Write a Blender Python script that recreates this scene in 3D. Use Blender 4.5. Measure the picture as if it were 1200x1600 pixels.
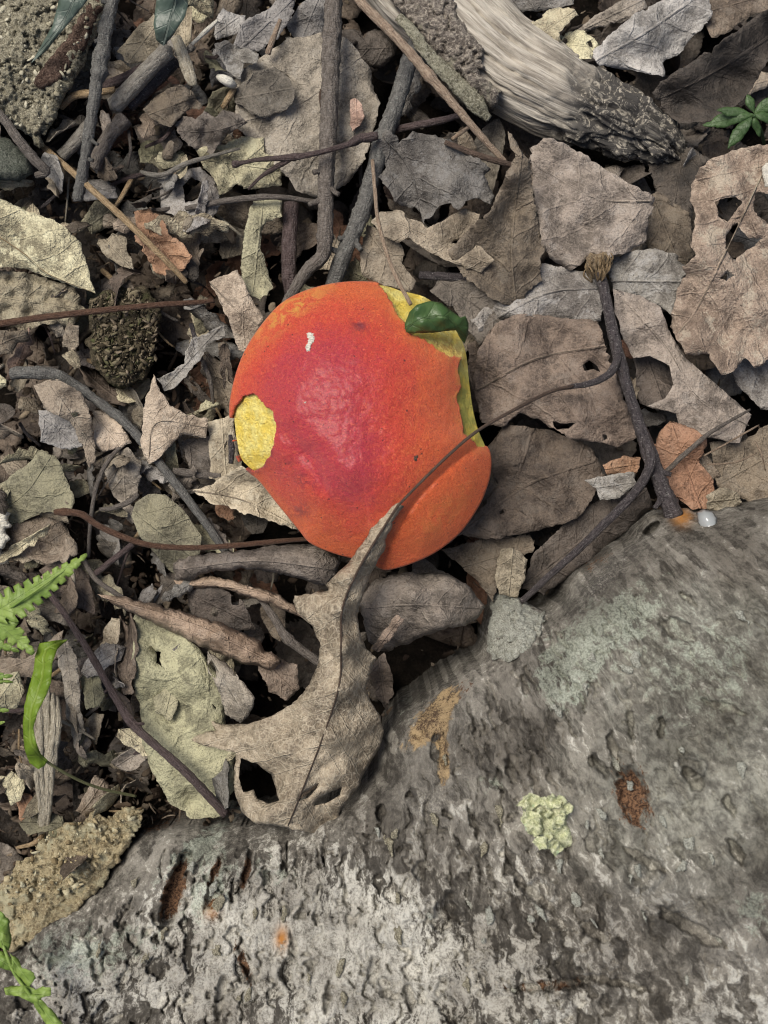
import bpy, math, random
import numpy as np
from mathutils import Vector, Matrix
from mathutils.geometry import delaunay_2d_cdt
from mathutils.kdtree import KDTree

# ------------------------------------------------------------------ camera, sky, sun, exposure
scene = bpy.context.scene
for o in list(bpy.data.objects):
    bpy.data.objects.remove(o)
HC = 0.36            # camera height over the litter surface (m)
K = 0.0002           # metres on the litter surface for one unit of plan
cam_data = bpy.data.cameras.new('camera')
cam = bpy.data.objects.new('camera', cam_data)
scene.collection.objects.link(cam)
cam.location = (0, 0, HC)
cam.rotation_euler = (0, 0, 0)
cam_data.sensor_fit = 'VERTICAL'
cam_data.sensor_height = 36.0
cam_data.lens = 18.0 / (0.16 / HC)
cam_data.clip_start = 0.01
cam_data.clip_end = 100
cam_data.dof.use_dof = True
cam_data.dof.focus_distance = HC - 0.018
cam_data.dof.aperture_fstop = cam_data.lens / 2.8
scene.camera = cam

SUN_EL, SUN_AZ = math.radians(62), math.radians(-50)     # azimuth from +Y towards +X
world = bpy.data.worlds.new('World')
scene.world = world
world.use_nodes = True
wn = world.node_tree
sky = wn.nodes.new('ShaderNodeTexSky')
sky.sky_type = 'NISHITA'
sky.sun_disc = False
sky.sun_elevation = SUN_EL
sky.sun_rotation = SUN_AZ
sky.air_density = 1.0
sky.dust_density = 4.0
sky.ozone_density = 0.6
bg = wn.nodes['Background']
bg.inputs['Strength'].default_value = 0.068
wn.links.new(sky.outputs[0], bg.inputs['Color'])
sd = bpy.data.lights.new('sun', 'SUN')
sun = bpy.data.objects.new('sun', sd)
scene.collection.objects.link(sun)
sd.energy = 2.8
sd.angle = math.radians(32)
sd.color = (1.0, 0.94, 0.84)
sun.location = (-0.3, 0.3, 1)
_d = Vector((math.sin(SUN_AZ) * math.cos(SUN_EL), math.cos(SUN_AZ) * math.cos(SUN_EL), math.sin(SUN_EL)))
sun.rotation_euler = (-_d).to_track_quat('-Z', 'Y').to_euler()
scene.view_settings.view_transform = 'Standard'
scene.view_settings.look = 'None'
scene.view_settings.gamma = 1
scene.view_settings.exposure = 0.52
scene.render.engine = 'CYCLES'
scene.cycles.use_denoising = True
scene.cycles.max_bounces = 5
scene.cycles.pixel_filter_type = 'BLACKMAN_HARRIS'
scene.cycles.filter_width = 1.1

random.seed(7)
RNG = np.random.RandomState(7)
COL = scene.collection

# ------------------------------------------------------------------ numeric helpers
def W(px, py, z):
    """plan units + height in mm -> world metres (seen from above through the lens)"""
    px = np.asarray(px, float); py = np.asarray(py, float); z = np.asarray(z, float) * 0.001
    s = (HC - z) / HC * K
    return np.stack([(px - 600) * s, (800 - py) * s, z], -1)

def _hash(ix, iy, seed):
    h = (ix.astype(np.int64) * 374761393 + iy.astype(np.int64) * 668265263 + seed * 1442695041) & 0x7fffffff
    h = ((h ^ (h >> 13)) * 1274126177) & 0x7fffffff
    h = ((h ^ (h >> 16)) * 2246822519) & 0x7fffffff
    return (h ^ (h >> 15)) & 0xffff

def pn(x, y, seed=0):
    """gradient noise, about -1..1"""
    x = np.asarray(x, float); y = np.asarray(y, float)
    x0 = np.floor(x); y0 = np.floor(y)
    fx = x - x0; fy = y - y0
    u = fx * fx * fx * (fx * (fx * 6 - 15) + 10); v = fy * fy * fy * (fy * (fy * 6 - 15) + 10)
    def g(dx, dy):
        a = _hash(x0 + dx, y0 + dy, seed) * (2 * math.pi / 65536.0)
        return np.cos(a) * (fx - dx) + np.sin(a) * (fy - dy)
    a = g(0, 0) * (1 - u) + g(1, 0) * u
    b = g(0, 1) * (1 - u) + g(1, 1) * u
    return (a * (1 - v) + b * v) * 1.5

def fbm(x, y, seed=0, oct=4, gain=0.5):
    t = 0; a = 1; n = 0
    for i in range(oct):
        t = t + a * pn(x * 2 ** i + 13.7 * i, y * 2 ** i - 7.1 * i, seed + i); n += a; a *= gain
    return t / n

def sstep(a, b, x):
    t = np.clip((x - a) / (b - a), 0, 1)
    return t * t * (3 - 2 * t)

def inside(P, poly):
    x, y = P[:, 0], P[:, 1]
    c = np.zeros(len(P), bool)
    q = np.asarray(poly, float)
    j = len(q) - 1
    for i in range(len(q)):
        xi, yi = q[i]; xj, yj = q[j]
        if yi != yj:
            c ^= ((yi > y) != (yj > y)) & (x < (xj - xi) * (y - yi) / (yj - yi) + xi)
        j = i
    return c

def seg_dist(P, line, closed=False):
    """distance, arc length and side of the nearest point of a polyline"""
    q = np.asarray(line, float)
    if closed:
        q = np.vstack([q, q[:1]])
    best = np.full(len(P), 1e18); arc = np.zeros(len(P)); side = np.zeros(len(P))
    L = 0
    for a, b in zip(q[:-1], q[1:]):
        d = b - a; l2 = d @ d
        if l2 < 1e-9:
            continue
        r = P - a
        t = np.clip((r @ d) / l2, 0, 1)
        e = r - t[:, None] * d
        dd = (e * e).sum(1)
        m = dd < best
        l = math.sqrt(l2)
        best = np.where(m, dd, best)
        arc = np.where(m, L + t * l, arc)
        side = np.where(m, np.sign(d[0] * r[:, 1] - d[1] * r[:, 0]), side)
        L += l
    return np.sqrt(best), arc, side

def near_dist(P, pts):
    """distance to the nearest of many closely spaced points"""
    kd = KDTree(len(pts))
    for i, q in enumerate(pts):
        kd.insert((q[0], q[1], 0), i)
    kd.balance()
    return np.array([kd.find((p[0], p[1], 0))[2] for p in P]) if len(P) else np.zeros(0)

def edge_loop(F):
    """directed boundary edges of a face array"""
    k = F.shape[1]
    E = np.concatenate([np.stack([F[:, i], F[:, (i + 1) % k]], -1) for i in range(k)])
    n = int(F.max()) + 1
    key = E[:, 0].astype(np.int64) * n + E[:, 1]; rev = E[:, 1].astype(np.int64) * n + E[:, 0]
    return E[~np.isin(key, rev)]

def voro(x, y, seed, jit=0.9):
    """cell noise: F1, F2, random value of the cell, offset in the cell"""
    x0 = np.floor(x); y0 = np.floor(y)
    f1 = np.full(x.shape, 9.0); f2 = np.full(x.shape, 9.0); rv = np.zeros(x.shape); ox = np.zeros(x.shape); oy = np.zeros(x.shape)
    for i in (-1, 0, 1):
        for j in (-1, 0, 1):
            cx = x0 + i; cy = y0 + j
            h1 = _hash(cx, cy, seed) / 65536.0; h2 = _hash(cx, cy, seed + 1) / 65536.0
            dx = cx + 0.5 + jit * (h1 - 0.5) - x; dy = cy + 0.5 + jit * (h2 - 0.5) - y
            d = np.hypot(dx, dy)
            m = d < f1
            f2 = np.where(m, f1, np.minimum(f2, d)); f1 = np.where(m, d, f1)
            rv = np.where(m, _hash(cx, cy, seed + 2) / 65536.0, rv); ox = np.where(m, -dx, ox); oy = np.where(m, -dy, oy)
    return f1, f2, rv, ox, oy

def spline(pts, step):
    """Catmull-Rom through rows of any width"""
    p = np.asarray(pts, float)
    if len(p) < 3:
        n = max(2, int(np.linalg.norm(p[-1, :2] - p[0, :2]) / step) + 1)
        t = np.linspace(0, 1, n)[:, None]
        return p[0] * (1 - t) + p[-1] * t
    q = np.vstack([2 * p[0] - p[1], p, 2 * p[-1] - p[-2]])
    out = []
    for i in range(1, len(q) - 2):
        n = max(1, int(np.linalg.norm(q[i + 1, :2] - q[i, :2]) / step))
        for k in range(n):
            t = k / n
            out.append(0.5 * (2 * q[i] + (q[i + 1] - q[i - 1]) * t + (2 * q[i - 1] - 5 * q[i] + 4 * q[i + 1] - q[i + 2]) * t * t
                              + (3 * q[i] - q[i - 1] - 3 * q[i + 1] + q[i + 2]) * t ** 3))
    out.append(q[-2])
    return np.array(out)

def densify(poly, step, rag, seed, smooth=False):
    q = np.asarray(poly, float)
    if smooth:
        q = spline(np.vstack([q, q[:1]]), step * 1.5)[:-1]
    out = []
    for a, b in zip(q, np.roll(q, -1, 0)):
        n = max(1, int(round(np.linalg.norm(b - a) / step)))
        for k in range(n):
            out.append(a + (b - a) * k / n)
    out = np.array(out)
    if rag > 0:
        dx = pn(out[:, 0] / 17, out[:, 1] / 17, seed) + 0.7 * pn(out[:, 0] / 6.3, out[:, 1] / 6.3, seed + 1)
        dy = pn(out[:, 0] / 17, out[:, 1] / 17, seed + 2) + 0.7 * pn(out[:, 0] / 6.3, out[:, 1] / 6.3, seed + 3)
        tear = 1 + 1.6 * sstep(0.25, 0.6, pn(out[:, 0] / 45, out[:, 1] / 45, seed + 4))         # some stretches are torn
        out = out + np.stack([dx, dy], -1) * (rag * tear)[:, None]
    return out

def fill_poly(outline, holes, step, seed):
    """triangulate a ragged outline with an even inner grid"""
    rng = np.random.RandomState(seed)
    lo = outline.min(0); hi = outline.max(0)
    xs = np.arange(lo[0], hi[0], step); ys = np.arange(lo[1], hi[1], step * 0.87)
    gx, gy = np.meshgrid(xs, ys)
    gx = gx + (np.arange(len(ys)) % 2)[:, None] * step * 0.5
    G = np.stack([gx.ravel(), gy.ravel()], -1) + rng.uniform(-0.18, 0.18, (gx.size, 2)) * step
    m = inside(G, outline)
    G = G[m]
    m = near_dist(G, outline) > step * 0.55
    for h in holes:
        m &= ~inside(G, h) & (near_dist(G, h) > step * 0.55)
    G = G[m]
    verts = [Vector(v) for v in outline]; edges = [(i, (i + 1) % len(outline)) for i in range(len(outline))]
    for h in holes:
        b = len(verts)
        verts += [Vector(v) for v in h]; edges += [(b + i, b + (i + 1) % len(h)) for i in range(len(h))]
    verts += [Vector(v) for v in G]
    r = delaunay_2d_cdt(verts, edges, [], 0, 1e-4)
    V = np.array([(v.x, v.y) for v in r[0]])
    F = np.array([f for f in r[2] if len(f) == 3], int)
    C = V[F].mean(1)
    m = inside(C, outline)
    for h in holes:
        m &= ~inside(C, h)
    F = F[m]
    used = np.unique(F)
    mp = np.full(len(V), -1); mp[used] = np.arange(len(used))
    return V[used], mp[F]

# ------------------------------------------------------------------ object helpers
def mesh_obj(name, V, F, mat, uv=None, parent=None, origin=None, attrs=None, smooth=True, solid=0):
    V = np.asarray(V, float)
    if origin is None:
        origin = np.array([V[:, 0].mean(), V[:, 1].mean(), V[:, 2].min()])
    me = bpy.data.meshes.new(name)
    F = np.asarray(F) if not isinstance(F, list) else F
    if isinstance(F, np.ndarray):
        n, k = F.shape
        me.vertices.add(len(V)); me.vertices.foreach_set('co', (V - origin).ravel().astype(np.float32))
        me.loops.add(n * k); me.loops.foreach_set('vertex_index', F.ravel().astype(np.int32))
        me.polygons.add(n); me.polygons.foreach_set('loop_start', (np.arange(n) * k).astype(np.int32))
        me.update(calc_edges=True); me.validate()
    else:
        me.from_pydata((V - origin).tolist(), [], F)
    if uv is not None:
        ul = me.uv_layers.new(name='UVMap')
        li = np.zeros(len(me.loops), np.int32); me.loops.foreach_get('vertex_index', li)
        ul.data.foreach_set('uv', np.asarray(uv, np.float32)[li].ravel())
    for an, arr in (attrs or {}).items():
        arr = np.asarray(arr, np.float32)
        if arr.ndim == 1:
            at = me.attributes.new(an, 'FLOAT', 'POINT'); at.data.foreach_set('value', arr)
        else:
            at = me.attributes.new(an, 'FLOAT_COLOR', 'POINT'); at.data.foreach_set('color', arr.ravel())
    if smooth:
        me.polygons.foreach_set('use_smooth', np.ones(len(me.polygons), bool))
    me.materials.append(mat)
    ob = bpy.data.objects.new(name, me)
    ob.location = origin
    COL.objects.link(ob)
    if solid:
        md = ob.modifiers.new('thickness', 'SOLIDIFY'); md.thickness = solid; md.offset = 0
    if parent is not None:
        adopt(ob, parent)
    return ob

def adopt(ob, parent):
    ob.parent = parent
    ob.matrix_parent_inverse = Matrix.Translation(-Vector(parent.location))

def tag(o, label=None, cat=None, group=None, kind=None):
    if label: o['label'] = label
    if cat: o['category'] = cat
    if group: o['group'] = group
    if kind: o['kind'] = kind
    return o

def empty(name, px, py, z):
    o = bpy.data.objects.new(name, None)
    o.location = W(px, py, z); o.empty_display_size = 0.01
    COL.objects.link(o)
    return o

SEED = [100]
def nseed():
    SEED[0] += 7
    return SEED[0]

def idw(P, ctrl, power=2.2):
    c = np.asarray(ctrl, float)
    d2 = ((P[:, None, :] - c[None, :, :2]) ** 2).sum(-1) + 60.0
    w = d2 ** (-power / 2 * 1.0)
    return (w * c[None, :, 2]).sum(1) / w.sum(1)

def blade(name, poly, z, mat, mid=None, holes=(), step=7, rag=2.3, amp=1.6, wl=75, fold=0.0, curl=-0.3, curlw=15,
          vein=34, smooth=False, parent=None, thick=0.16, rib=None, ribmat=None, crinkle=0.22, seed=None, zfun=None, ribtail=None):
    """one leaf: traced plan, own heights (mm), ragged rim, midrib"""
    sd_ = seed or nseed()
    out = densify(poly, max(3.2, step * 0.6), rag, sd_, smooth)
    hs = [densify(h, 3.2, rag * 0.7, sd_ + 5) for h in holes]
    V, F = fill_poly(out, hs, step, sd_)
    if mid is None:
        c = V.mean(0); u, s, vt = np.linalg.svd(V - c, full_matrices=False)
        a = (V - c) @ vt[0]
        mid = [c + vt[0] * a.min(), c, c + vt[0] * a.max()]
    mid = spline(np.asarray(mid, float), 12)
    dm, am, sm = seg_dist(V, mid)
    de = near_dist(V, np.vstack([out] + hs))
    def height(P, dm_, de_):
        zz = idw(P, z) if not np.isscalar(z) else np.full(len(P), float(z))
        am_ = amp * (1.55 if amp >= 1.2 else 1.0)
        zz = zz + am_ * pn(P[:, 0] / wl, P[:, 1] / wl, sd_ + 11) + 0.35 * am_ * pn(P[:, 0] / (wl * 0.42), P[:, 1] / (wl * 0.42), sd_ + 14) + crinkle * amp * fbm(P[:, 0] / 17, P[:, 1] / 17, sd_ + 12, 2)
        zz = zz + fold * dm_ * K * 1000
        zz = zz + np.exp(-de_ / curlw) * (curl + (2.6 if amp >= 1 else 0.8) * pn(P[:, 0] / 44, P[:, 1] / 44, sd_ + 13))
        if zfun is not None:
            zz = zz + zfun(P)
        return zz
    zz = height(V, dm, de)
    uv = np.stack([am / vein, dm * sm / vein], -1)
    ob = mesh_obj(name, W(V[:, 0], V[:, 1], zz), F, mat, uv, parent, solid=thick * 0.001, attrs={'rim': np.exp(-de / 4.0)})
    if rib:
        R = mid if ribtail is None else np.vstack([spline(np.asarray(ribtail, float)[:, :2], 10)[:-1], mid])
        n = len(R)
        zr = height(R, np.zeros(n), np.full(n, 99.0)) + 0.12
        if ribtail is not None:
            tz = spline(np.asarray(ribtail, float), 10)[:-1]
            zr[:len(tz)] = tz[:, 2]
        rr = np.linspace(rib, rib * 0.3, n) * (0.75 if rib < 2 else 1)
        tube('midrib', np.column_stack([R, zr, rr]), ribmat or mat, parent=ob, ring=6, lump=0.05, step=None)
    return ob

def tube(name, path, mat, parent=None, ring=12, lump=0.12, step=4, nodes=(), flat=1.0, capdepth=0.0, wiggle=0.0, stubs=0):
    """a twig: rows of px, py, z(mm), radius(px); knobs and uneven bark as geometry"""
    sd_ = nseed()
    P = np.asarray(path, float)
    if step:
        P = spline(P, step)
    n = len(P)
    arc = np.concatenate([[0], np.cumsum(np.linalg.norm(np.diff(P[:, :2], axis=0), axis=1))])
    if wiggle:
        P[:, 0] += wiggle * pn(arc / 30, arc * 0, sd_ + 3); P[:, 1] += wiggle * pn(arc / 30, arc * 0 + 5, sd_ + 4)
    C = W(P[:, 0], P[:, 1], P[:, 2])
    r = P[:, 3] * K * (HC - P[:, 2] * 0.001) / HC
    for a0, amt, wd in nodes:
        r = r * (1 + amt * np.exp(-((arc - a0 * arc[-1]) / wd) ** 2))
    T = np.gradient(C, axis=0); T /= np.linalg.norm(T, axis=1)[:, None] + 1e-12
    up = np.array([0, 0, 1.0])
    S = np.cross(T, up); S /= np.linalg.norm(S, axis=1)[:, None] + 1e-9
    U = np.cross(S, T)
    th = np.arange(ring) / ring * 2 * math.pi
    A, TH = np.meshgrid(arc, th, indexing='ij')
    rad = r[:, None] * (1 + 1.4 * lump * (fbm(A / 22, TH * 1.3, sd_, 3) + 0.6 * pn(A / 6, TH * 2.5, sd_ + 9)))
    V = C[:, None, :] + rad[:, :, None] * (np.cos(TH)[:, :, None] * S[:, None, :] + flat * np.sin(TH)[:, :, None] * U[:, None, :])
    V = V.reshape(-1, 3)
    i = np.arange(n - 1)[:, None] * ring; j = np.arange(ring)[None, :]; j2 = (j + 1) % ring
    F = np.stack([i + j, i + j2, i + ring + j2, i + ring + j], -1).reshape(-1, 4)
    uv = np.stack([A / 20, TH / (2 * math.pi)], -1).reshape(-1, 2)
    # ends: a sunk centre
    e0 = C[0] + T[0] * r[0] * capdepth; e1 = C[-1] - T[-1] * r[-1] * capdepth
    V = np.vstack([V, e0, e1]); uv = np.vstack([uv, [0, 0], [arc[-1] / 20, 0]])
    nb = n * ring
    f0 = np.stack([np.full(ring, nb), np.full(ring, nb), (np.arange(ring) + 1) % ring, np.arange(ring)], -1)
    tri0 = [(nb, (k + 1) % ring, k) for k in range(ring)]
    tri1 = [(nb + 1, (n - 1) * ring + k, (n - 1) * ring + (k + 1) % ring) for k in range(ring)]
    ob = mesh_obj(name, V, F.tolist() + tri0 + tri1, mat, uv, parent)
    rs = random.Random(sd_)
    for q in range(stubs):                                    # snapped side shoots
        k = int(n * rs.uniform(0.08, 0.92)); sg = rs.choice((-1, 1)); t2 = P[min(k + 1, n - 1), :2] - P[max(k - 1, 0), :2]
        t2 = t2 / (np.hypot(*t2) + 1e-9); nn = np.array([-t2[1], t2[0]]) * sg; r0 = P[k, 3]
        l = r0 * rs.uniform(1.3, 2.2); p0 = P[k, :2]; p1 = p0 + nn * l + t2 * l * rs.uniform(-0.2, 0.8)
        tube('stub', [(*(p0 + nn * r0 * 0.4), P[k, 2], r0 * 0.5), (*((p0 + p1) / 2), P[k, 2] + 0.08 * r0, r0 * 0.38), (*p1, P[k, 2] + 0.15 * r0, r0 * 0.3)], mat, parent=ob, ring=8, lump=0.35, step=2)
    return ob
# ------------------------------------------------------------------ materials
class Mat:
    def __init__(self, name, rough=0.7, spec=0.3):
        self.m = bpy.data.materials.new(name); self.m.use_nodes = True
        self.t = self.m.node_tree
        self.b = self.t.nodes['Principled BSDF']
        self.b.inputs['Roughness'].default_value = rough
        self.b.inputs['Specular IOR Level'].default_value = spec
    def set(self, sock, v):
        if isinstance(v, bpy.types.NodeSocket):
            self.t.links.new(v, sock)
        elif isinstance(v, (tuple, list)) and len(v) == 3 and sock.type == 'RGBA':
            sock.default_value = (*v, 1)
        else:
            sock.default_value = v
    def n(self, typ, ins=None, out=0, **at):
        nd = self.t.nodes.new(typ)
        for k, v in at.items():
            setattr(nd, k, v)
        for k, v in (ins or {}).items():
            self.set(nd.inputs[k], v)
        return nd.outputs[out]
    def math(self, op, a, b=0.0, clamp=False):
        nd = self.t.nodes.new('ShaderNodeMath'); nd.operation = op; nd.use_clamp = clamp
        self.set(nd.inputs[0], a); self.set(nd.inputs[1], b)
        return nd.outputs[0]
    def rng(self, v, a, b, c=0.0, d=1.0):
        return self.n('ShaderNodeMapRange', {0: v, 1: a, 2: b, 3: c, 4: d}, interpolation_type='SMOOTHSTEP')
    def mix(self, f, a, b, mode='MIX'):
        nd = self.t.nodes.new('ShaderNodeMix'); nd.data_type = 'RGBA'; nd.blend_type = mode
        self.set(nd.inputs[0], f); self.set(nd.inputs[6], a); self.set(nd.inputs[7], b)
        return nd.outputs[2]
    def co(self, k=100.0):
        c = self.t.nodes.new('ShaderNodeTexCoord')
        return self.n('ShaderNodeVectorMath', {0: c.outputs['Object'], 1: (k, k, k)}, operation='MULTIPLY')
    def noise(self, vec, scale, detail=4.0, rough=0.55, w=None, dist=0.0):
        ins = {'Vector': vec, 'Scale': scale, 'Detail': detail, 'Roughness': rough, 'Distortion': dist}
        if w is not None:
            ins['W'] = w
            return self.n('ShaderNodeTexNoise', ins, noise_dimensions='4D')
        return self.n('ShaderNodeTexNoise', ins)
    def finish(self, col, height=None, dist=0.0003, strength=1.0, rough=None):
        self.set(self.b.inputs['Base Color'], col)
        if height is not None:
            bp = self.n('ShaderNodeBump', {'Height': height, 'Distance': dist, 'Strength': strength})
            self.set(self.b.inputs['Normal'], bp)
        if rough is not None:
            self.set(self.b.inputs['Roughness'], rough)
        return self.m

def rnd_of(M, k=37.0):
    oi = M.t.nodes.new('ShaderNodeObjectInfo')
    return M.math('MULTIPLY', oi.outputs['Random'], k), oi.outputs['Random']

def leaf_mat(name, dark, light, pale=None, pale_amt=0.0, vein=None, vein_amt=0.5, speck=0.5, rough=0.62, relief=1.0, var=0.36, spec=0.42, fibre=0.5, net_scale=5.0, net_amt=0.4):
    M = Mat(name, rough, spec)
    w, r = rnd_of(M)
    co = M.n('ShaderNodeVectorMath', {0: M.co(), 1: M.n('ShaderNodeCombineXYZ', {0: w, 1: M.math('MULTIPLY', w, 1.7), 2: M.math('MULTIPLY', w, -0.6)})}, operation='ADD')
    big = M.noise(co, 0.6, 3, 0.6)
    med = M.noise(co, 2.8, 4, 0.65)
    fin = M.noise(co, 19, 3, 0.7)
    f = M.math('ADD', M.math('MULTIPLY', big, 0.55), M.math('ADD', M.math('MULTIPLY', med, 0.33), M.math('MULTIPLY', fin, 0.12)))
    col = M.mix(M.rng(f, 0.40, 0.57), tuple(c * 0.85 for c in dark), tuple(c * 1.12 for c in light))
    st = M.noise(M.n('ShaderNodeVectorMath', {0: co, 1: (31.0, 7.0, 3.0)}, operation='ADD'), 1.25, 5, 0.72)
    col = M.mix(M.math('MULTIPLY', M.rng(st, 0.545, 0.63), 0.62), col, tuple(c * 0.42 for c in dark))          # damp stains
    if pale is not None:
        pm = M.math('ADD', M.math('MULTIPLY', M.rng(st, 0.47, 0.40), 0.8), M.math('MULTIPLY', M.rng(M.math('ADD', fin, M.math('MULTIPLY', big, 0.35)), 0.72, 0.86), 0.9), True)
        col = M.mix(M.math('MULTIPLY', pm, pale_amt), col, pale)                                                # dry bloom
    uv = M.n('ShaderNodeUVMap', uv_map='UVMap')
    wob = M.n('ShaderNodeTexNoise', {'Vector': uv, 'Scale': 1.2, 'Detail': 2.0}, out=1)
    uvw = M.n('ShaderNodeVectorMath', {0: uv, 1: M.n('ShaderNodeVectorMath', {0: wob, 1: (0.35, 0.22, 0)}, operation='MULTIPLY')}, operation='ADD')
    sp = M.t.nodes.new('ShaderNodeSeparateXYZ'); M.set(sp.inputs[0], uvw)
    sp0 = M.t.nodes.new('ShaderNodeSeparateXYZ'); M.set(sp0.inputs[0], uv)
    av = M.math('ABSOLUTE', sp.outputs[1])
    s = M.math('SUBTRACT', sp.outputs[0], M.math('MULTIPLY', av, 0.75))
    fr = M.math('ABSOLUTE', M.math('SUBTRACT', M.math('FRACT', s), 0.5))
    side = M.rng(fr, 0.014, 0.065, 1.0, 0.0)
    midv = M.rng(M.math('ABSOLUTE', sp0.outputs[1]), 0.02, 0.06, 1.0, 0.0)
    v1 = M.math('MAXIMUM', M.math('MULTIPLY', side, 0.75), midv)
    net = M.n('ShaderNodeTexVoronoi', {'Vector': uvw, 'Scale': net_scale}, feature='DISTANCE_TO_EDGE')
    netl = M.math('MULTIPLY', M.rng(net, 0.0, 0.13, 1.0, 0.0), net_amt)
    v = M.math('MULTIPLY', M.math('MAXIMUM', v1, netl), M.rng(med, 0.35, 0.6, 0.35, 1.0))
    vcol = vein or tuple(min(1, c * 1.5) for c in light)
    col = M.mix(M.math('MULTIPLY', v, vein_amt), col, vcol)
    fv = M.n('ShaderNodeVectorMath', {0: uvw, 1: (2.5, 30.0, 1.0)}, operation='MULTIPLY')
    fb = M.noise(fv, 1.0, 2, 0.6)
    col = M.mix(M.math('MULTIPLY', M.rng(fb, 0.45, 0.7), 0.45 * fibre), col, tuple(min(1, c * 1.5) for c in light))
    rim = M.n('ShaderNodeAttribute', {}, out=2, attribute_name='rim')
    col = M.mix(M.math('MULTIPLY', rim, 0.35), col, tuple(min(1, c * 1.5 + 0.03) for c in light))                # pale rim: light caught on the edge painted in, plus torn fibres
    if speck:
        vo = M.n('ShaderNodeTexVoronoi', {'Vector': co, 'Scale': 8.0, 'Randomness': 1.0})
        sm = M.math('MULTIPLY', M.rng(M.math('ADD', vo, M.math('MULTIPLY', fin, 0.25)), 0.22, 0.31, 1.0, 0.0), M.rng(big, 0.42, 0.55))
        col = M.mix(M.math('MULTIPLY', sm, speck), col, tuple(c * 0.25 for c in dark))
    col = M.mix(M.rng(fin, 0.30, 0.56, 0.5, 0.0), col, tuple_mul(M, col, 0.55))
    hs = M.n('ShaderNodeHueSaturation', {'Hue': M.rng(r, 0, 1, 0.499, 0.521), 'Saturation': 1.0,
             'Value': M.rng(M.math('FRACT', M.math('MULTIPLY', r, 17.0)), 0, 1, 1 - var, 1 + var), 'Color': col})
    h = M.math('ADD', M.math('MULTIPLY', v1, 0.3), M.math('ADD', M.math('MULTIPLY', fin, 0.4), M.math('MULTIPLY', med, 1.8)))
    return M.finish(hs, h, 0.0011 * relief, 1.0, M.rng(med, 0.3, 0.7, rough - 0.12, rough + 0.15))

def tuple_mul(M, col, k):
    return M.mix(1.0, col, (k, k, k), 'MULTIPLY')

def green_mat(name, c1, c2, vein, rough=0.4, trans=0.3):
    M = Mat(name, rough, 0.45)
    co = M.co(); w, r = rnd_of(M)
    col = M.mix(M.rng(M.noise(co, 1.2, 5, 0.6, w), 0.35, 0.65), c1, c2)
    uv = M.n('ShaderNodeUVMap', uv_map='UVMap')
    sp = M.t.nodes.new('ShaderNodeSeparateXYZ'); M.set(sp.inputs[0], uv)
    av = M.math('ABSOLUTE', sp.outputs[1])
    fr = M.math('ABSOLUTE', M.math('SUBTRACT', M.math('FRACT', M.math('SUBTRACT', sp.outputs[0], M.math('MULTIPLY', av, 0.8))), 0.5))
    v = M.math('MAXIMUM', M.math('MULTIPLY', M.rng(fr, 0.01, 0.06, 1, 0), 0.6), M.rng(av, 0.03, 0.08, 1, 0))
    col = M.mix(M.math('MULTIPLY', v, 0.6), col, vein)
    M.finish(col, M.math('ADD', M.math('MULTIPLY', v, -0.6), M.noise(co, 9, 4, 0.6, w)), 0.0003)
    tr = M.n('ShaderNodeBsdfTranslucent', {'Color': M.mix(1.0, col, (1.0, 1.0, 0.55), 'MULTIPLY')})
    mx = M.t.nodes.new('ShaderNodeMixShader'); mx.inputs[0].default_value = trans
    M.t.links.new(M.b.outputs[0], mx.inputs[1]); M.t.links.new(tr, mx.inputs[2])
    M.t.links.new(mx.outputs[0], M.t.nodes['Material Output'].inputs[0])
    return M.m

def twig_mat(name, dark, light, pale=(0.5, 0.48, 0.42), pale_amt=0.3, rough=0.6, streak=1.0, spec=0.35):
    M = Mat(name, rough, spec)
    co = M.co(); w, r = rnd_of(M)
    uv = M.n('ShaderNodeUVMap', uv_map='UVMap')
    sv = M.n('ShaderNodeVectorMath', {0: uv, 1: (0.8, 9.0, 1)}, operation='MULTIPLY')
    st = M.noise(sv, 2.0, 3, 0.65)
    sp = M.noise(M.n('ShaderNodeVectorMath', {0: uv, 1: (4.0, 5.0, 1)}, operation='MULTIPLY'), 2.0, 3, 0.6)
    fin = M.noise(co, 22, 3, 0.7)
    col = M.mix(M.rng(M.math('ADD', M.math('MULTIPLY', st, 0.6 * streak), M.math('MULTIPLY', fin, 1 - 0.6 * streak)), 0.35, 0.65), dark, light)
    pm = M.math('MULTIPLY', M.rng(sp, 0.56, 0.7), pale_amt)
    col = M.mix(pm, col, pale)
    return M.finish(col, M.math('ADD', st, M.math('ADD', M.math('MULTIPLY', fin, 0.5), M.math('MULTIPLY', sp, 0.8))), 0.0009, 1.0)

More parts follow.
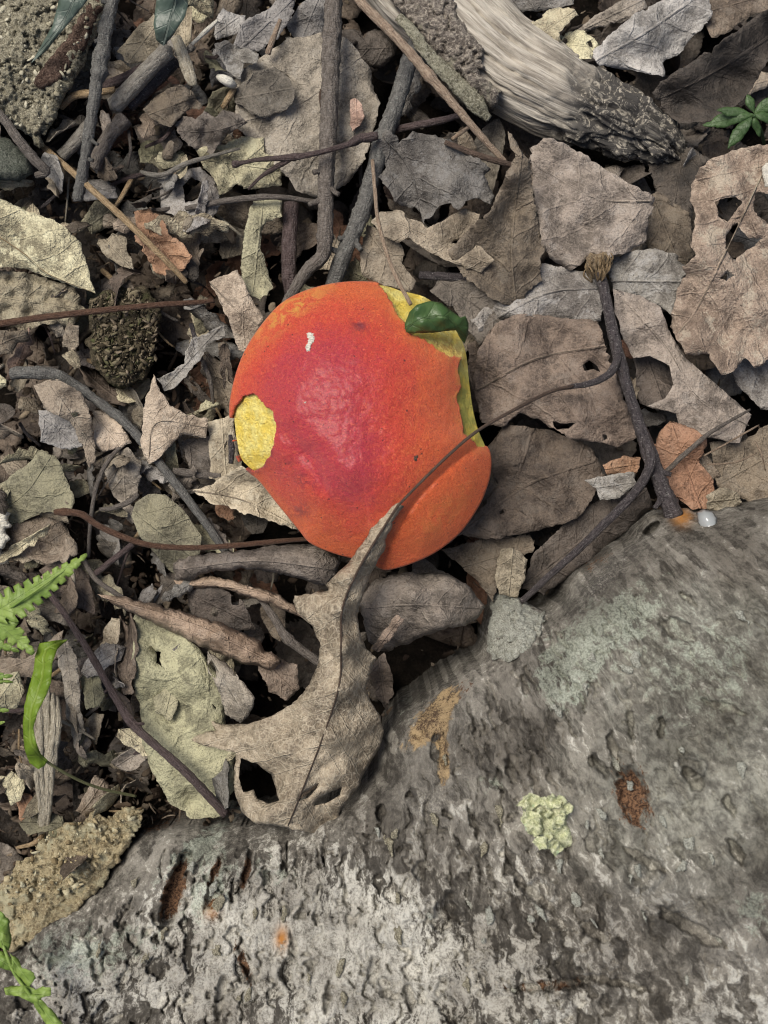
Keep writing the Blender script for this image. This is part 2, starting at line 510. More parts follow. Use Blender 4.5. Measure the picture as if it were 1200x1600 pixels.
LM = {
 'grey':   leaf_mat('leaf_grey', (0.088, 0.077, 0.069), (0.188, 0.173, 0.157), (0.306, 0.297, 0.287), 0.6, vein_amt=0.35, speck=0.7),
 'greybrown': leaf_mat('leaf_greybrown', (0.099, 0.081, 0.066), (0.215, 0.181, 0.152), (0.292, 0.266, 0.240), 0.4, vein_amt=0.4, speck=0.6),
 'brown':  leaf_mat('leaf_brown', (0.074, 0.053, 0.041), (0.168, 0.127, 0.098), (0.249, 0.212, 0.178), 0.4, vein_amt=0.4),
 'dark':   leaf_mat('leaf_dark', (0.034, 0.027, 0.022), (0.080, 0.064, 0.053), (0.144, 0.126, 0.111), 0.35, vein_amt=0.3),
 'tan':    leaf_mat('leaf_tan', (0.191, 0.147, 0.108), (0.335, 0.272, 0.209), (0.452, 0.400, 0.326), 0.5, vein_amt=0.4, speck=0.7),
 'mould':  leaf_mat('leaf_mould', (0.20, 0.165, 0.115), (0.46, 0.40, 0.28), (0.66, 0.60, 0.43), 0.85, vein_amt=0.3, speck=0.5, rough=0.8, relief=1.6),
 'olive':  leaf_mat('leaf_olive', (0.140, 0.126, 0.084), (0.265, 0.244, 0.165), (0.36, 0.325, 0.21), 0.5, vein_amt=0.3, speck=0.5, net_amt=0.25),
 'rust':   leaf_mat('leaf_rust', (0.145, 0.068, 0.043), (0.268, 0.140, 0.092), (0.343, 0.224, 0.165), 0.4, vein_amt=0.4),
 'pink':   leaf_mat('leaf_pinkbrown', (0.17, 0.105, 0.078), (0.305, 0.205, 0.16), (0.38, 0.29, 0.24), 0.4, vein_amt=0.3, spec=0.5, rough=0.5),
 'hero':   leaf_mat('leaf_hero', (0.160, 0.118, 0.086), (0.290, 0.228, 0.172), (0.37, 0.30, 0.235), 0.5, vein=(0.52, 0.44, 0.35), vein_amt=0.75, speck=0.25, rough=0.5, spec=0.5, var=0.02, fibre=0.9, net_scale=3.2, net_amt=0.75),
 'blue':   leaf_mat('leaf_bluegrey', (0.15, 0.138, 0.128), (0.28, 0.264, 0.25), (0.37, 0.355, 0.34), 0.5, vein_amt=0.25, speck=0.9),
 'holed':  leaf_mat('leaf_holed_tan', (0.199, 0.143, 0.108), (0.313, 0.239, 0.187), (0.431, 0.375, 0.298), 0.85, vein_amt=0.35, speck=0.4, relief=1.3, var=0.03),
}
GM = {
 'green': green_mat('green_leaf', (0.036, 0.080, 0.024), (0.066, 0.120, 0.036), (0.10, 0.16, 0.06), 0.32, 0.12),
 'lime':  green_mat('fern_green', (0.165, 0.265, 0.050), (0.265, 0.370, 0.085), (0.30, 0.42, 0.13), 0.45, 0.3),
 'lime2': green_mat('young_leaf_green', (0.125, 0.215, 0.016), (0.19, 0.29, 0.03), (0.24, 0.33, 0.06), 0.4, 0.35),
 'dusky': green_mat('evergreen_leaf', (0.060, 0.086, 0.068), (0.098, 0.128, 0.106), (0.25, 0.29, 0.25), 0.3, 0.1),
 'shade': green_mat('shade_plant', (0.040, 0.080, 0.026), (0.065, 0.120, 0.040), (0.09, 0.15, 0.06), 0.45, 0.2),
}
TM = {
 'grey':  twig_mat('twig_grey', (0.075, 0.062, 0.052), (0.185, 0.162, 0.142), (0.30, 0.29, 0.275), 0.35),
 'blue':  twig_mat('twig_lichen_grey', (0.070, 0.068, 0.064), (0.165, 0.160, 0.148), (0.34, 0.36, 0.33), 0.5),
 'dark':  twig_mat('twig_dark', (0.026, 0.022, 0.024), (0.082, 0.070, 0.072), (0.6, 0.58, 0.55), 0.30, 0.4),
 'purple': twig_mat('twig_purple', (0.045, 0.030, 0.028), (0.115, 0.085, 0.082), (0.26, 0.24, 0.24), 0.3, 0.45),
 'red':   twig_mat('twig_redbrown', (0.058, 0.028, 0.018), (0.135, 0.075, 0.048), (0.24, 0.17, 0.12), 0.3, 0.42),
 'straw': twig_mat('straw', (0.22, 0.145, 0.075), (0.46, 0.34, 0.20), (0.58, 0.49, 0.36), 0.5, 0.5),
 'pinkstraw': twig_mat('weathered_stalk', (0.22, 0.15, 0.105), (0.44, 0.345, 0.255), (0.52, 0.44, 0.37), 0.5, 0.55),
 'palewood': twig_mat('pale_wood', (0.26, 0.225, 0.165), (0.50, 0.455, 0.36), (0.62, 0.58, 0.48), 0.5, 0.75),
 'hollow': twig_mat('hollow_stem', (0.125, 0.112, 0.095), (0.27, 0.255, 0.225), (0.40, 0.385, 0.34), 0.4, 0.42),
 'stemgreen': twig_mat('green_stalk', (0.16, 0.17, 0.075), (0.25, 0.25, 0.12), (0.3, 0.28, 0.18), 0.3, 0.5),
 'white': twig_mat('white_fungus', (0.60, 0.57, 0.48), (0.78, 0.75, 0.66), (0.82, 0.8, 0.74), 0.5, 0.7),
 'petiole': twig_mat('petiole', (0.060, 0.040, 0.030), (0.150, 0.105, 0.080), (0.24, 0.19, 0.15), 0.3, 0.45),
}
def soil_mat():
    M = Mat('forest_soil', 0.95, 0.1)
    co = M.co()
    a = M.noise(co, 1.5, 8, 0.7); b = M.noise(co, 12, 6, 0.7)
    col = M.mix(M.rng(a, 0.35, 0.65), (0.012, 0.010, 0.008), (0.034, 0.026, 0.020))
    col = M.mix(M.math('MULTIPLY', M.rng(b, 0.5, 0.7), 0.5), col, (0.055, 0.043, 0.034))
    return M.finish(col, M.math('ADD', a, b), 0.004)

def crumb_mat(name, cols):
    M = Mat(name, 0.8, 0.2)
    ge = M.t.nodes.new('ShaderNodeNewGeometry')
    rp = M.t.nodes.new('ShaderNodeValToRGB'); rp.color_ramp.interpolation = 'LINEAR'
    e = rp.color_ramp.elements
    while len(e) < len(cols):
        e.new(0.5)
    for i, c in enumerate(cols):
        e[i].position = i / (len(cols) - 1); e[i].color = (*c, 1)
    M.set(rp.inputs[0], ge.outputs['Random Per Island'])
    co = M.co()
    f = M.noise(co, 14, 5, 0.7)
    col = M.mix(M.rng(f, 0.3, 0.7), tuple_mul(M, rp.outputs[0], 0.65), rp.outputs[0])
    return M.finish(col, f, 0.0004)

def cap_mat():
    """scarlet bolete skin: crimson middle, orange rim, fine fibrils"""
    M = Mat('mushroom_skin', 0.4, 0.6)
    M.b.inputs['Sheen Weight'].default_value = 0.1
    M.b.inputs['Coat Weight'].default_value = 0.26
    M.b.inputs['Coat Roughness'].default_value = 0.36
    M.b.inputs['Sheen Roughness'].default_value = 0.35
    M.b.inputs['Sheen Tint'].default_value = (1.0, 0.8, 0.85, 1)
    co = M.co()
    at = M.n('ShaderNodeAttribute', {}, out=0, attribute_name='zone')      # r crimson, g yellow tint, b bruise
    sp = M.t.nodes.new('ShaderNodeSeparateColor'); M.set(sp.inputs[0], at)
    big = M.noise(co, 0.7, 4, 0.6); med = M.noise(co, 3.2, 4, 0.65, dist=0.6); fin = M.noise(co, 15, 4, 0.78, dist=1.5)
    k = M.math('ADD', sp.outputs[0], M.math('MULTIPLY', M.math('SUBTRACT', big, 0.5), 0.55))
    k = M.math('ADD', k, M.math('MULTIPLY', M.math('SUBTRACT', med, 0.5), 0.5))
    col = M.mix(M.rng(k, 0.0, 0.5), (0.690, 0.108, 0.022), (0.640, 0.052, 0.028))
    col = M.mix(M.rng(k, 0.45, 1.0), col, (0.500, 0.032, 0.058))
    fk = M.math('MULTIPLY', M.rng(fin, 0.5, 0.6), M.rng(k, 0.1, 0.9, 0.7, 0.35))
    col = M.mix(fk, col, (0.78, 0.215, 0.062))
    col = M.mix(M.math('MULTIPLY', M.rng(fin, 0.47, 0.38), 0.7), col, tuple_mul(M, col, 0.5))
    yw = M.math('MULTIPLY', sp.outputs[1], M.rng(med, 0.42, 0.6))
    col = M.mix(yw, col, (0.70, 0.32, 0.055))
    col = M.mix(M.math('MULTIPLY', sp.outputs[2], M.rng(med, 0.4, 0.55)), col, (0.14, 0.014, 0.030))
    sk = M.n('ShaderNodeTexVoronoi', {'Vector': co, 'Scale': 2.3})
    col = M.mix(M.math('MULTIPLY', M.rng(M.math('ADD', sk, M.math('MULTIPLY', fin, 0.12)), 0.115, 0.145, 1, 0), 0.85), col, (0.07, 0.012, 0.010))
    sk2 = M.n('ShaderNodeTexVoronoi', {'Vector': co, 'Scale': 4.4})
    col = M.mix(M.math('MULTIPLY', M.math('MULTIPLY', M.rng(M.math('ADD', sk2, M.math('MULTIPLY', fin, 0.12)), 0.13, 0.16, 1, 0), M.rng(big, 0.42, 0.55)), 0.8), col, (0.12, 0.016, 0.012))
    h = M.math('ADD', M.math('MULTIPLY', fin, 1.0), M.math('MULTIPLY', med, 0.7))
    return M.finish(col, h, 0.0008, 1.0, M.rng(k, 0.1, 0.9, 0.45, 0.33))

def flesh_mat():
    M = Mat('mushroom_flesh', 0.6, 0.3)
    co = M.co()
    a = M.noise(co, 2.2, 6, 0.65); b = M.noise(co, 9, 6, 0.7, dist=1.0)
    at = M.n('ShaderNodeAttribute', {}, out=0, attribute_name='zone')
    sp = M.t.nodes.new('ShaderNodeSeparateColor'); M.set(sp.inputs[0], at)
    col = M.mix(M.rng(a, 0.38, 0.62), (0.86, 0.66, 0.12), (0.92, 0.80, 0.27))
    col = M.mix(M.math('MULTIPLY', M.rng(b, 0.52, 0.68), 0.5), col, (0.66, 0.40, 0.07))
    col = M.mix(M.math('MULTIPLY', sp.outputs[0], M.rng(a, 0.3, 0.6)), col, (0.50, 0.47, 0.10))
    col = M.mix(M.math('MULTIPLY', sp.outputs[1], M.rng(b, 0.35, 0.6)), col, (0.62, 0.30, 0.10))
    return M.finish(col, M.math('ADD', a, M.math('MULTIPLY', b, 0.9)), 0.0018)

def wood_mat():
    """bleached wood of the fallen branch, grain along the stem"""
    M = Mat('weathered_wood', 0.8, 0.2)
    co = M.co()
    uv = M.n('ShaderNodeUVMap', uv_map='UVMap')
    at = M.n('ShaderNodeAttribute', {}, out=0, attribute_name='zone')
    sp = M.t.nodes.new('ShaderNodeSeparateColor'); M.set(sp.inputs[0], at)
    wv = M.n('ShaderNodeTexNoise', {'Vector': uv, 'Scale': 0.6, 'Detail': 3.0}, out=1)
    uvw = M.n('ShaderNodeVectorMath', {0: uv, 1: M.n('ShaderNodeVectorMath', {0: wv, 1: (0.3, 0.05, 0)}, operation='MULTIPLY')}, operation='ADD')
    g1 = M.noise(M.n('ShaderNodeVectorMath', {0: uvw, 1: (0.5, 22, 1)}, operation='MULTIPLY'), 1.0, 6, 0.65)
    g2 = M.noise(M.n('ShaderNodeVectorMath', {0: uvw, 1: (0.9, 70, 1)}, operation='MULTIPLY'), 1.0, 4, 0.6)
    big = M.noise(co, 0.8, 4, 0.6); fin = M.noise(co, 18, 5, 0.7)
    col = M.mix(M.rng(g1, 0.34, 0.62), (0.200, 0.176, 0.146), (0.50, 0.462, 0.400))
    col = M.mix(M.math('MULTIPLY', M.rng(g2, 0.44, 0.52, 1, 0), 0.4), col, (0.12, 0.10, 0.08))
    col = M.mix(M.math('MULTIPLY', M.rng(big, 0.45, 0.65), 0.5), col, (0.54, 0.49, 0.41))
    rot = M.mix(M.rng(M.noise(co, 2.2, 5, 0.7, dist=2.5), 0.5, 0.62), (0.062, 0.058, 0.054), (0.38, 0.345, 0.285))
    col = M.mix(M.math('MULTIPLY', sp.outputs[0], M.rng(big, 0.2, 0.45)), col, rot)
    return M.finish(col, M.math('ADD', g1, M.math('ADD', M.math('MULTIPLY', g2, 0.6), M.math('MULTIPLY', fin, 0.3))), 0.0009)

def crust_mat(name, c1, c2, c3, scale=3.0, relief=1.0, c4=None):
    """dry bark, rotten wood, lichen: three mixed tones"""
    M = Mat(name, 0.9, 0.15)
    co = M.co(); w, r = rnd_of(M)
    a = M.noise(co, scale, 5, 0.72, dist=0.6); b = M.noise(co, scale * 5, 4, 0.75); c = M.noise(co, scale * 0.4, 4, 0.6)
    col = M.mix(M.rng(a, 0.4, 0.6), c1, c2)
    col = M.mix(M.math('MULTIPLY', M.rng(b, 0.5, 0.6), 0.85), col, c3)
    col = M.mix(M.math('MULTIPLY', M.rng(b, 0.46, 0.36), 0.7), col, tuple(q * 0.35 for q in c1))
    if c4:
        col = M.mix(M.math('MULTIPLY', M.rng(c, 0.52, 0.62), 0.8), col, c4)
    return M.finish(col, M.math('ADD', a, M.math('MULTIPLY', b, 0.7)), 0.0013 * relief)

def log_mat():
    M = Mat('log_bark', 0.82, 0.25)
    co = M.co()
    uv = M.n('ShaderNodeUVMap', uv_map='UVMap')
    z1 = M.t.nodes.new('ShaderNodeSeparateColor'); M.set(z1.inputs[0], M.n('ShaderNodeAttribute', {}, attribute_name='zone'))
    z2 = M.t.nodes.new('ShaderNodeSeparateColor'); M.set(z2.inputs[0], M.n('ShaderNodeAttribute', {}, attribute_name='zone2'))
    plate = M.n('ShaderNodeAttribute', {}, out=2, attribute_name='plate')
    st = M.noise(M.n('ShaderNodeVectorMath', {0: uv, 1: (1.0, 3.2, 1)}, operation='MULTIPLY'), 2.4, 5, 0.75)
    med = M.noise(co, 2.4, 5, 0.7, dist=0.4); fin = M.noise(co, 15, 4, 0.75)
    fk = M.n('ShaderNodeAttribute', {}, out=2, attribute_name='flank')
    st = M.math('ADD', M.math('MULTIPLY', st, M.math('SUBTRACT', 1.0, fk)), M.math('MULTIPLY', M.noise(co, 4.5, 5, 0.75), fk))
    r1 = M.n('ShaderNodeAttribute', {}, out=2, attribute_name='plate_big')
    rgt = M.n('ShaderNodeAttribute', {}, out=2, attribute_name='smooth_zone')
    mixd = M.math('ADD', M.math('MULTIPLY', st, 0.62), M.math('ADD', M.math('MULTIPLY', fin, 0.14), M.math('ADD', M.math('MULTIPLY', plate, 0.16), M.math('MULTIPLY', r1, 0.08))))
    col = M.mix(M.rng(mixd, 0.37, 0.6), (0.066, 0.060, 0.052), (0.290, 0.272, 0.242))
    soft = M.mix(M.rng(M.math('ADD', M.math('MULTIPLY', med, 0.6), M.math('MULTIPLY', st, 0.4)), 0.4, 0.6), (0.115, 0.112, 0.098), (0.36, 0.36, 0.315))
    col = M.mix(M.math('MULTIPLY', rgt, 0.75), col, soft)
    pale = M.mix(M.rng(M.math('ADD', M.math('MULTIPLY', fin, 0.5), M.math('MULTIPLY', st, 0.5)), 0.40, 0.57), (0.275, 0.262, 0.235), (0.66, 0.645, 0.595))
    pf = M.rng(M.math('ADD', z1.outputs[1], M.math('MULTIPLY', M.math('SUBTRACT', mixd, 0.5), 3.2)), 0.36, 0.62)
    col = M.mix(M.math('MULTIPLY', pf, 0.8), col, pale)
    teal = M.mix(M.rng(fin, 0.38, 0.6), (0.21, 0.24, 0.205), (0.50, 0.55, 0.47))
    tf = M.rng(M.math('ADD', z1.outputs[0], M.math('MULTIPLY', M.math('SUBTRACT', M.math('ADD', M.math('MULTIPLY', med, 0.6), M.math('MULTIPLY', st, 0.4)), 0.5), 2.8)), 0.5, 0.7)
    col = M.mix(M.math('MULTIPLY', tf, 0.65), col, teal)
    brown = M.mix(M.rng(fin, 0.38, 0.62), (0.030, 0.015, 0.010), (0.215, 0.120, 0.068))
    col = M.mix(M.rng(M.math('ADD', z1.outputs[2], M.math('MULTIPLY', M.math('SUBTRACT', st, 0.5), 2.0)), 0.42, 0.62), col, brown)
    tan = M.mix(M.rng(M.math('ADD', M.math('MULTIPLY', med, 0.5), M.math('MULTIPLY', fin, 0.5)), 0.42, 0.56), (0.075, 0.045, 0.028), (0.47, 0.345, 0.195))
    col = M.mix(M.rng(M.math('ADD', z2.outputs[0], M.math('MULTIPLY', M.math('SUBTRACT', med, 0.5), 1.0)), 0.42, 0.6), col, tan)
    col = M.mix(M.math('MULTIPLY', z2.outputs[1], M.rng(med, 0.3, 0.5)), col, (0.46, 0.20, 0.045))
    col = M.mix(M.math('MULTIPLY', z2.outputs[2], M.rng(fin, 0.4, 0.6)), col, (0.045, 0.042, 0.042))
    lo = M.noise(co, 0.33, 4, 0.6)
    col = M.mix(1.0, col, M.mix(M.rng(lo, 0.36, 0.62), (0.62, 0.60, 0.57), (1.18, 1.18, 1.15)), 'MULTIPLY')
    h = M.math('ADD', M.math('MULTIPLY', st, 0.5), M.math('ADD', M.math('MULTIPLY', fin, 1.0), M.math('MULTIPLY', med, 0.5)))
    return M.finish(col, h, 0.0011)
# ------------------------------------------------------------------ the ground
def build_ground():
    g = np.concatenate([np.linspace(-3, -0.36, 12)[:-1], np.linspace(-0.36, 0.36, 150), np.linspace(0.36, 3, 12)[1:]])
    X, Y = np.meshgrid(g, g, indexing='ij')
    Z = -0.040 + 0.004 * fbm(X * 22, Y * 22, 3, 4) + 0.0012 * fbm(X * 190, Y * 190, 8, 2)
    n = len(g)
    i = (np.arange(n - 1)[:, None] * n + np.arange(n - 1)[None, :]).ravel()
    F = np.stack([i, i + n, i + n + 1, i + 1], -1)
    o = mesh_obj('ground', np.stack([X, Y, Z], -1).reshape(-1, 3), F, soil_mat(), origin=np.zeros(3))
    tag(o, 'dark crumbly forest soil under the leaf litter', 'ground', kind='structure')
build_ground()

# ------------------------------------------------------------------ the fallen log
LOG_EDGE = [(-60, 1560), (-10, 1512), (30, 1480), (45, 1452), (90, 1418), (130, 1390), (165, 1362), (200, 1312), (232, 1290), (290, 1288), (345, 1292), (400, 1288),
            (455, 1282), (510, 1262), (556, 1236), (588, 1200), (598, 1150), (612, 1118), (650, 1092), (690, 1062), (722, 1040), (752, 1026),
            (762, 1012), (763, 962), (770, 928), (783, 917), (802, 928), (822, 938), (838, 952), (858, 956), (880, 930), (902, 890), (930, 868), (958, 848), (985, 826), (1000, 806),
            (1012, 796), (1036, 794), (1060, 792), (1090, 798), (1130, 796), (1170, 790), (1210, 780), (1300, 760), (1420, 720),
            (1600, 900), (1600, 1700), (1300, 2000), (700, 2050), (200, 1950), (-20, 1800)]
def log_macro(X, Y, d):
    n = (X - 150) * 0.525 + (Y - 1330) * 0.851
    t = np.clip(n / 660.0, 0, 1.7)
    prof = np.sqrt(np.clip(1 - (1 - t) ** 2, 0, 1))
    peak = 16 + 46 * sstep(50, 1250, X)
    e = np.clip(d / 70.0, 0, 1)
    z = -20 + 22 * np.sqrt(np.clip(1 - (1 - e) ** 2, 0, 1)) + peak * prof
    z = z + 2.2 * fbm(X / 190, Y / 190, 41, 2)
    return z
def gauss(X, Y, cx, cy, sx, sy, a=0):
    c, s = math.cos(math.radians(a)), math.sin(math.radians(a))
    u = (X - cx) * c + (Y - cy) * s; v = -(X - cx) * s + (Y - cy) * c
    return np.exp(-(u / sx) ** 2 - (v / sy) ** 2)
LOG_PITS = [  # cx, cy, half length, half width, angle, depth (mm): rot hollows and cracks
    (276, 1392, 70, 17, 108, 7), (384, 1362, 38, 5, 104, 4), (448, 1342, 26, 4, 92, 3.5), (330, 1405, 16, 11, 90, 4), (338, 1362, 30, 6, 115, 3),
    (556, 1150, 10, 20, 0, 3), (740, 1285, 30, 5, 70, 5), (700, 1272, 12, 6, 40, 4), (798, 1205, 24, 7, 75, 4.5), (960, 1178, 34, 7, 76, 5),
    (985, 1130, 26, 5, 80, 4), (1034, 1138, 20, 6, 95, 4), (1082, 1215, 26, 12, 60, 4), (925, 1190, 10, 6, 80, 4), (990, 1245, 44, 22, 78, 3),
    (695, 1428, 18, 34, 20, 3), (838, 1400, 42, 8, 40, 3.5), (1010, 1345, 40, 9, 30, 3), (1080, 1450, 60, 12, 30, 4), (860, 1540, 70, 9, -6, 6),
    (960, 1535, 60, 7, 12, 4), (640, 1560, 24, 8, 80, 4), (385, 1500, 40, 9, 75, 4), (345, 1560, 36, 9, 100, 4), (460, 1480, 26, 5, 80, 3.5),
    (150, 1520, 22, 6, 70, 3), (60, 1490, 14, 8, 60, 3), (210, 1470, 16, 7, 45, 3), (640, 1240, 8, 6, 0, 4), (595, 1270, 9, 14, 0, 5),
    (880, 1000, 20, 6, 55, 3), (1075, 935, 18, 5, 40, 2.5), (820, 1070, 16, 5, 70, 3), (1060, 985, 30, 18, 30, 2.5), (1130, 1105, 40, 7, 15, 2.5),
    (1150, 1330, 22, 10, 55, 4), (1140, 1260, 20, 8, 70, 3), (655, 1360, 10, 16, 0, 3), (925, 1455, 30, 10, 35, 3), (540, 1400, 18, 4, 85, 3), (510, 1560, 26, 6, 95, 3.5), (781, 955, 9, 6, 20, 3), (803, 972, 6, 5, 0, 2.5), (786, 992, 5, 4, 0, 2.5), (850, 970, 8, 5, -40, 2.5)]
LOGH = {}
def build_log():
    dom = np.array(LOG_EDGE, float)
    xs = np.concatenate([np.arange(-70, -10, 9.0), np.arange(-10, 1212, 2.05), np.arange(1214, 1600, 10.0)])
    ys = np.concatenate([np.arange(720, 1612, 2.05), np.arange(1615, 2050, 10.0)])
    X, Y = np.meshgrid(xs, ys, indexing='ij')
    cx = np.arange(-90, 1630, 10.0); cy = np.arange(700, 2080, 10.0)             # distance to the outline, on a coarse net
    GX, GY = np.meshgrid(cx, cy, indexing='ij'); P = np.stack([GX.ravel(), GY.ravel()], -1)
    D = (np.where(inside(P, dom), 1, -1) * seg_dist(P, dom, True)[0]).reshape(GX.shape)
    fx = (X + 90) / 10.0; fy = (Y - 700) / 10.0; ix = fx.astype(int); iy = fy.astype(int); fx = fx - ix; fy = fy - iy
    d = (D[ix, iy] * (1 - fx) + D[ix + 1, iy] * fx) * (1 - fy) + (D[ix, iy + 1] * (1 - fx) + D[ix + 1, iy + 1] * fx) * fy
    d = d + 6.0 * fbm(X / 26, Y / 26, 51, 3)
    z = log_macro(X, Y, d)
    # bark relief: plates and flakes drawn out away from the middle of the clearing
    rr = np.hypot(X - 560, Y - 420); th = np.arctan2(Y - 420, X - 560)
    a = rr + 9 * fbm(X / 38, Y / 38, 61, 3); b = th * 760 + 8 * fbm(X / 30, Y / 30, 62, 3)
    left = sstep(900, 500, X) * sstep(1150, 1330, Y)            # crisp flaking crust on the lower left
    right = sstep(820, 1050, X)
    patchy = fbm(X / 90, Y / 90, 64, 3)
    jx_ = 0.3 * fbm(X / 22, Y / 22, 68, 2); jy_ = 0.3 * fbm(X / 19, Y / 19, 69, 2)
    f1, f2, r1, ox, oy = voro(a / 84 + jx_, b / 40 + jy_, 65)
    g1, g2, r2, px_, py_ = voro(a / 34 + jx_, b / 13 + jy_, 66)
    sm = 0.72 * (1 - 0.65 * right) * (0.12 + 0.88 * sstep(5, 90, d))
    wx = 11 * fbm(X / 24, Y / 24, 81, 2); wy = 11 * fbm(X / 24, Y / 24, 82, 2); spot = sstep(-0.12, 0.22, fbm(X / 75, Y / 75, 83, 2))
    z = z + 3.0 * fbm(X / 95, Y / 95, 58, 2) + 1.5 * fbm(X / 36, Y / 36, 59, 2) * sm
    z = z + 1.3 * (r1 - 0.5) * sm + 0.9 * (r2 - 0.5) * (0.5 + 0.8 * left) * sm
    z = z - 1.8 * sstep(0.09, 0.0, f2 - f1) * sstep(-0.05, 0.25, patchy) * sm
    z = z - 1.0 * sstep(0.10, 0.02, g2 - g1) * sstep(0.0, 0.3, pn(X / 45, Y / 45, 70)) * sm
    z = z - 2.8 * (r2 < 0.05 + 0.05 * left) * sstep(0.03, 0.12, g2 - g1) * sm
    z = z + (0.42 * fbm(a / 26, b / 6.0, 75, 3) + 0.30 * fbm(X / 6.5, Y / 6.5, 72, 2)) * (0.6 + 0.7 * left) * sm
    base = pn((a + wx) / 25, (b + wy) / 8.5, 76) * 0.8 + 0.4 * pn(X / 11, Y / 11, 84) + 0.55 * spot - 0.45 - 0.12 * right
    z = z - sstep(0.44, 0.54, base) * (2.0 + 1.6 * left) * sm
    curl_ = np.exp(-((base - 0.39) / 0.035) ** 2)
    z = z + 0.9 * curl_ * sm
    z = z - 3.2 * sstep(0.5, 0.58, pn((a + 2 * wx) / 55, (b + wy) / 11, 78) + 0.3 * pn(X / 80, Y / 80, 79)) * sm
    plate = np.clip(r2 + 0.5 * curl_, 0, 1)
    LOGH['r1'] = r1; LOGH['right'] = right; LOGH['flank'] = sstep(95, 25, d)
    pitm = np.zeros_like(X)
    for k, (cx, cy, l, w, an, dep) in enumerate(LOG_PITS):
        u = gauss(X + 5 * pn(X / 14, Y / 14, 80 + k), Y + 5 * pn(X / 14, Y / 14, 120 + k), cx, cy, l, w, an)
        m = sstep(0.30, 0.52, u + 0.12 * pn(X / 10, Y / 10, 160 + k))
        z = z - dep * m + 0.2 * np.exp(-((u - 0.26) / 0.07) ** 2)
        pitm = np.maximum(pitm, m)
    # knots
    for cx, cy, r in ((840, 1392, 36), (1002, 1360, 42), (702, 1425, 34), (1078, 1200, 30)):
        rk = np.hypot(X - cx, (Y - cy) * 1.1) + 4 * pn(X / 15, Y / 15, 190)
        z = z + np.exp(-(rk / r) ** 4) * (1.2 * np.cos(rk / r * 9) + 0.6)
    # raised lip of the hollow snag by the twig
    z = z + 5 * gauss(X, Y, 1012, 815, 26, 12, -35) - 9 * sstep(0.4, 0.7, gauss(X, Y, 1018, 826, 20, 8, -38))
    LOGH['x'], LOGH['y'], LOGH['z'] = xs, ys, z
    # colour zones of the bark itself
    g = lambda *q: gauss(X, Y, *q)
    teal = 0.75 * np.clip(g(300, 1330, 90, 22, -38) + g(330, 1380, 30, 60, 20) + 0.9 * g(930, 990, 120, 50, -40) + 0.9 * g(880, 1060, 40, 60, 20) + 0.8 * g(1100, 1050, 160, 160)
           + 0.7 * g(180, 1480, 150, 60, -20) + 0.6 * g(640, 1110, 60, 22, -50) + 0.8 * g(1180, 1430, 60, 70) + 0.7 * g(760, 1220, 40, 30) + 0.7 * g(430, 1360, 60, 40) + 0.5 * g(80, 1480, 90, 70), 0, 1)
    pale = np.clip(0.8 * g(470, 1460, 260, 140, 5) + 0.5 * g(700, 1550, 260, 80) + 0.45 * g(120, 1560, 160, 90) + 0.2 * g(900, 1420, 200, 100) + 0.35 * g(1130, 1580, 120, 50)
           + 0.6 * g(800, 975, 42, 48) + 0.06 - 0.25 * g(250, 1320, 110, 50, -30), 0, 1)
    brown = np.clip(1.0 * g(272, 1392, 66, 18, 108) + 0.95 * g(988, 1245, 58, 30, 78) + 0.75 * g(384, 1362, 40, 9, 104) + 0.8 * g(335, 1362, 34, 9, 115) + 0.7 * g(380, 1505, 48, 13, 75) + 0.55 * g(860, 1540, 90, 16, -6)
           + 0.6 * g(330, 1412, 18, 12) + 0.5 * g(720, 1080, 34, 18, -50) + 0.5 * g(930, 880, 40, 20, -30) + 0.55 * g(250, 1290, 60, 12, -15), 0, 1)
    tan = np.clip(1.0 * g(676, 1122, 72, 24, -50) + 0.8 * g(694, 1190, 12, 60, 0) + 0.5 * g(60, 1440, 70, 22, -40), 0, 1)
    org = np.clip(g(440, 1466, 10, 18) + g(1066, 808, 15, 14) + 0.5 * g(330, 1425, 12, 12), 0, 1)
    drk = np.clip(0.45 * g(730, 1150, 130, 90, -30) + 0.9 * g(940, 910, 80, 22, -42) + 0.5 * g(660, 1260, 80, 40) + 0.4 * g(640, 1350, 70, 25) + 0.5 * g(1060, 1440, 110, 40, 30), 0, 1)
    one = np.ones_like(X)
    keep = (d > 0)
    idx = -np.ones(X.shape, int); idx[keep] = np.arange(keep.sum())
    cell = keep[:-1, :-1] & keep[1:, :-1] & keep[:-1, 1:] & keep[1:, 1:]
    ii, jj = np.nonzero(cell)
    F = np.stack([idx[ii, jj], idx[ii, jj + 1], idx[ii + 1, jj + 1], idx[ii + 1, jj]], -1)
    V = W(X[keep], Y[keep], z[keep])
    # skirt: the round flank going on down into the ground
    ed = edge_loop(F)
    bv = np.unique(ed); m = np.zeros(len(V), int); m[bv] = len(V) + np.arange(len(bv))
    S = V[bv].copy(); S[:, 2] = -0.048
    V = np.vstack([V, S])
    F = np.vstack([F, np.stack([ed[:, 1], ed[:, 0], m[ed[:, 0]], m[ed[:, 1]]], -1)])
    zone = np.stack([teal, pale, brown, one], -1)[keep]; zone2 = np.stack([tan, org, drk, one], -1)[keep]
    uv = np.stack([a / 60, b / 60], -1)[keep]
    bi = bv; cat_ = lambda q: np.concatenate([q[keep], q[keep][bi]]); pl = cat_(plate)
    zone = np.vstack([zone, zone[bi]]); zone2 = np.vstack([zone2, zone2[bi]]); uv = np.vstack([uv, uv[bi]])
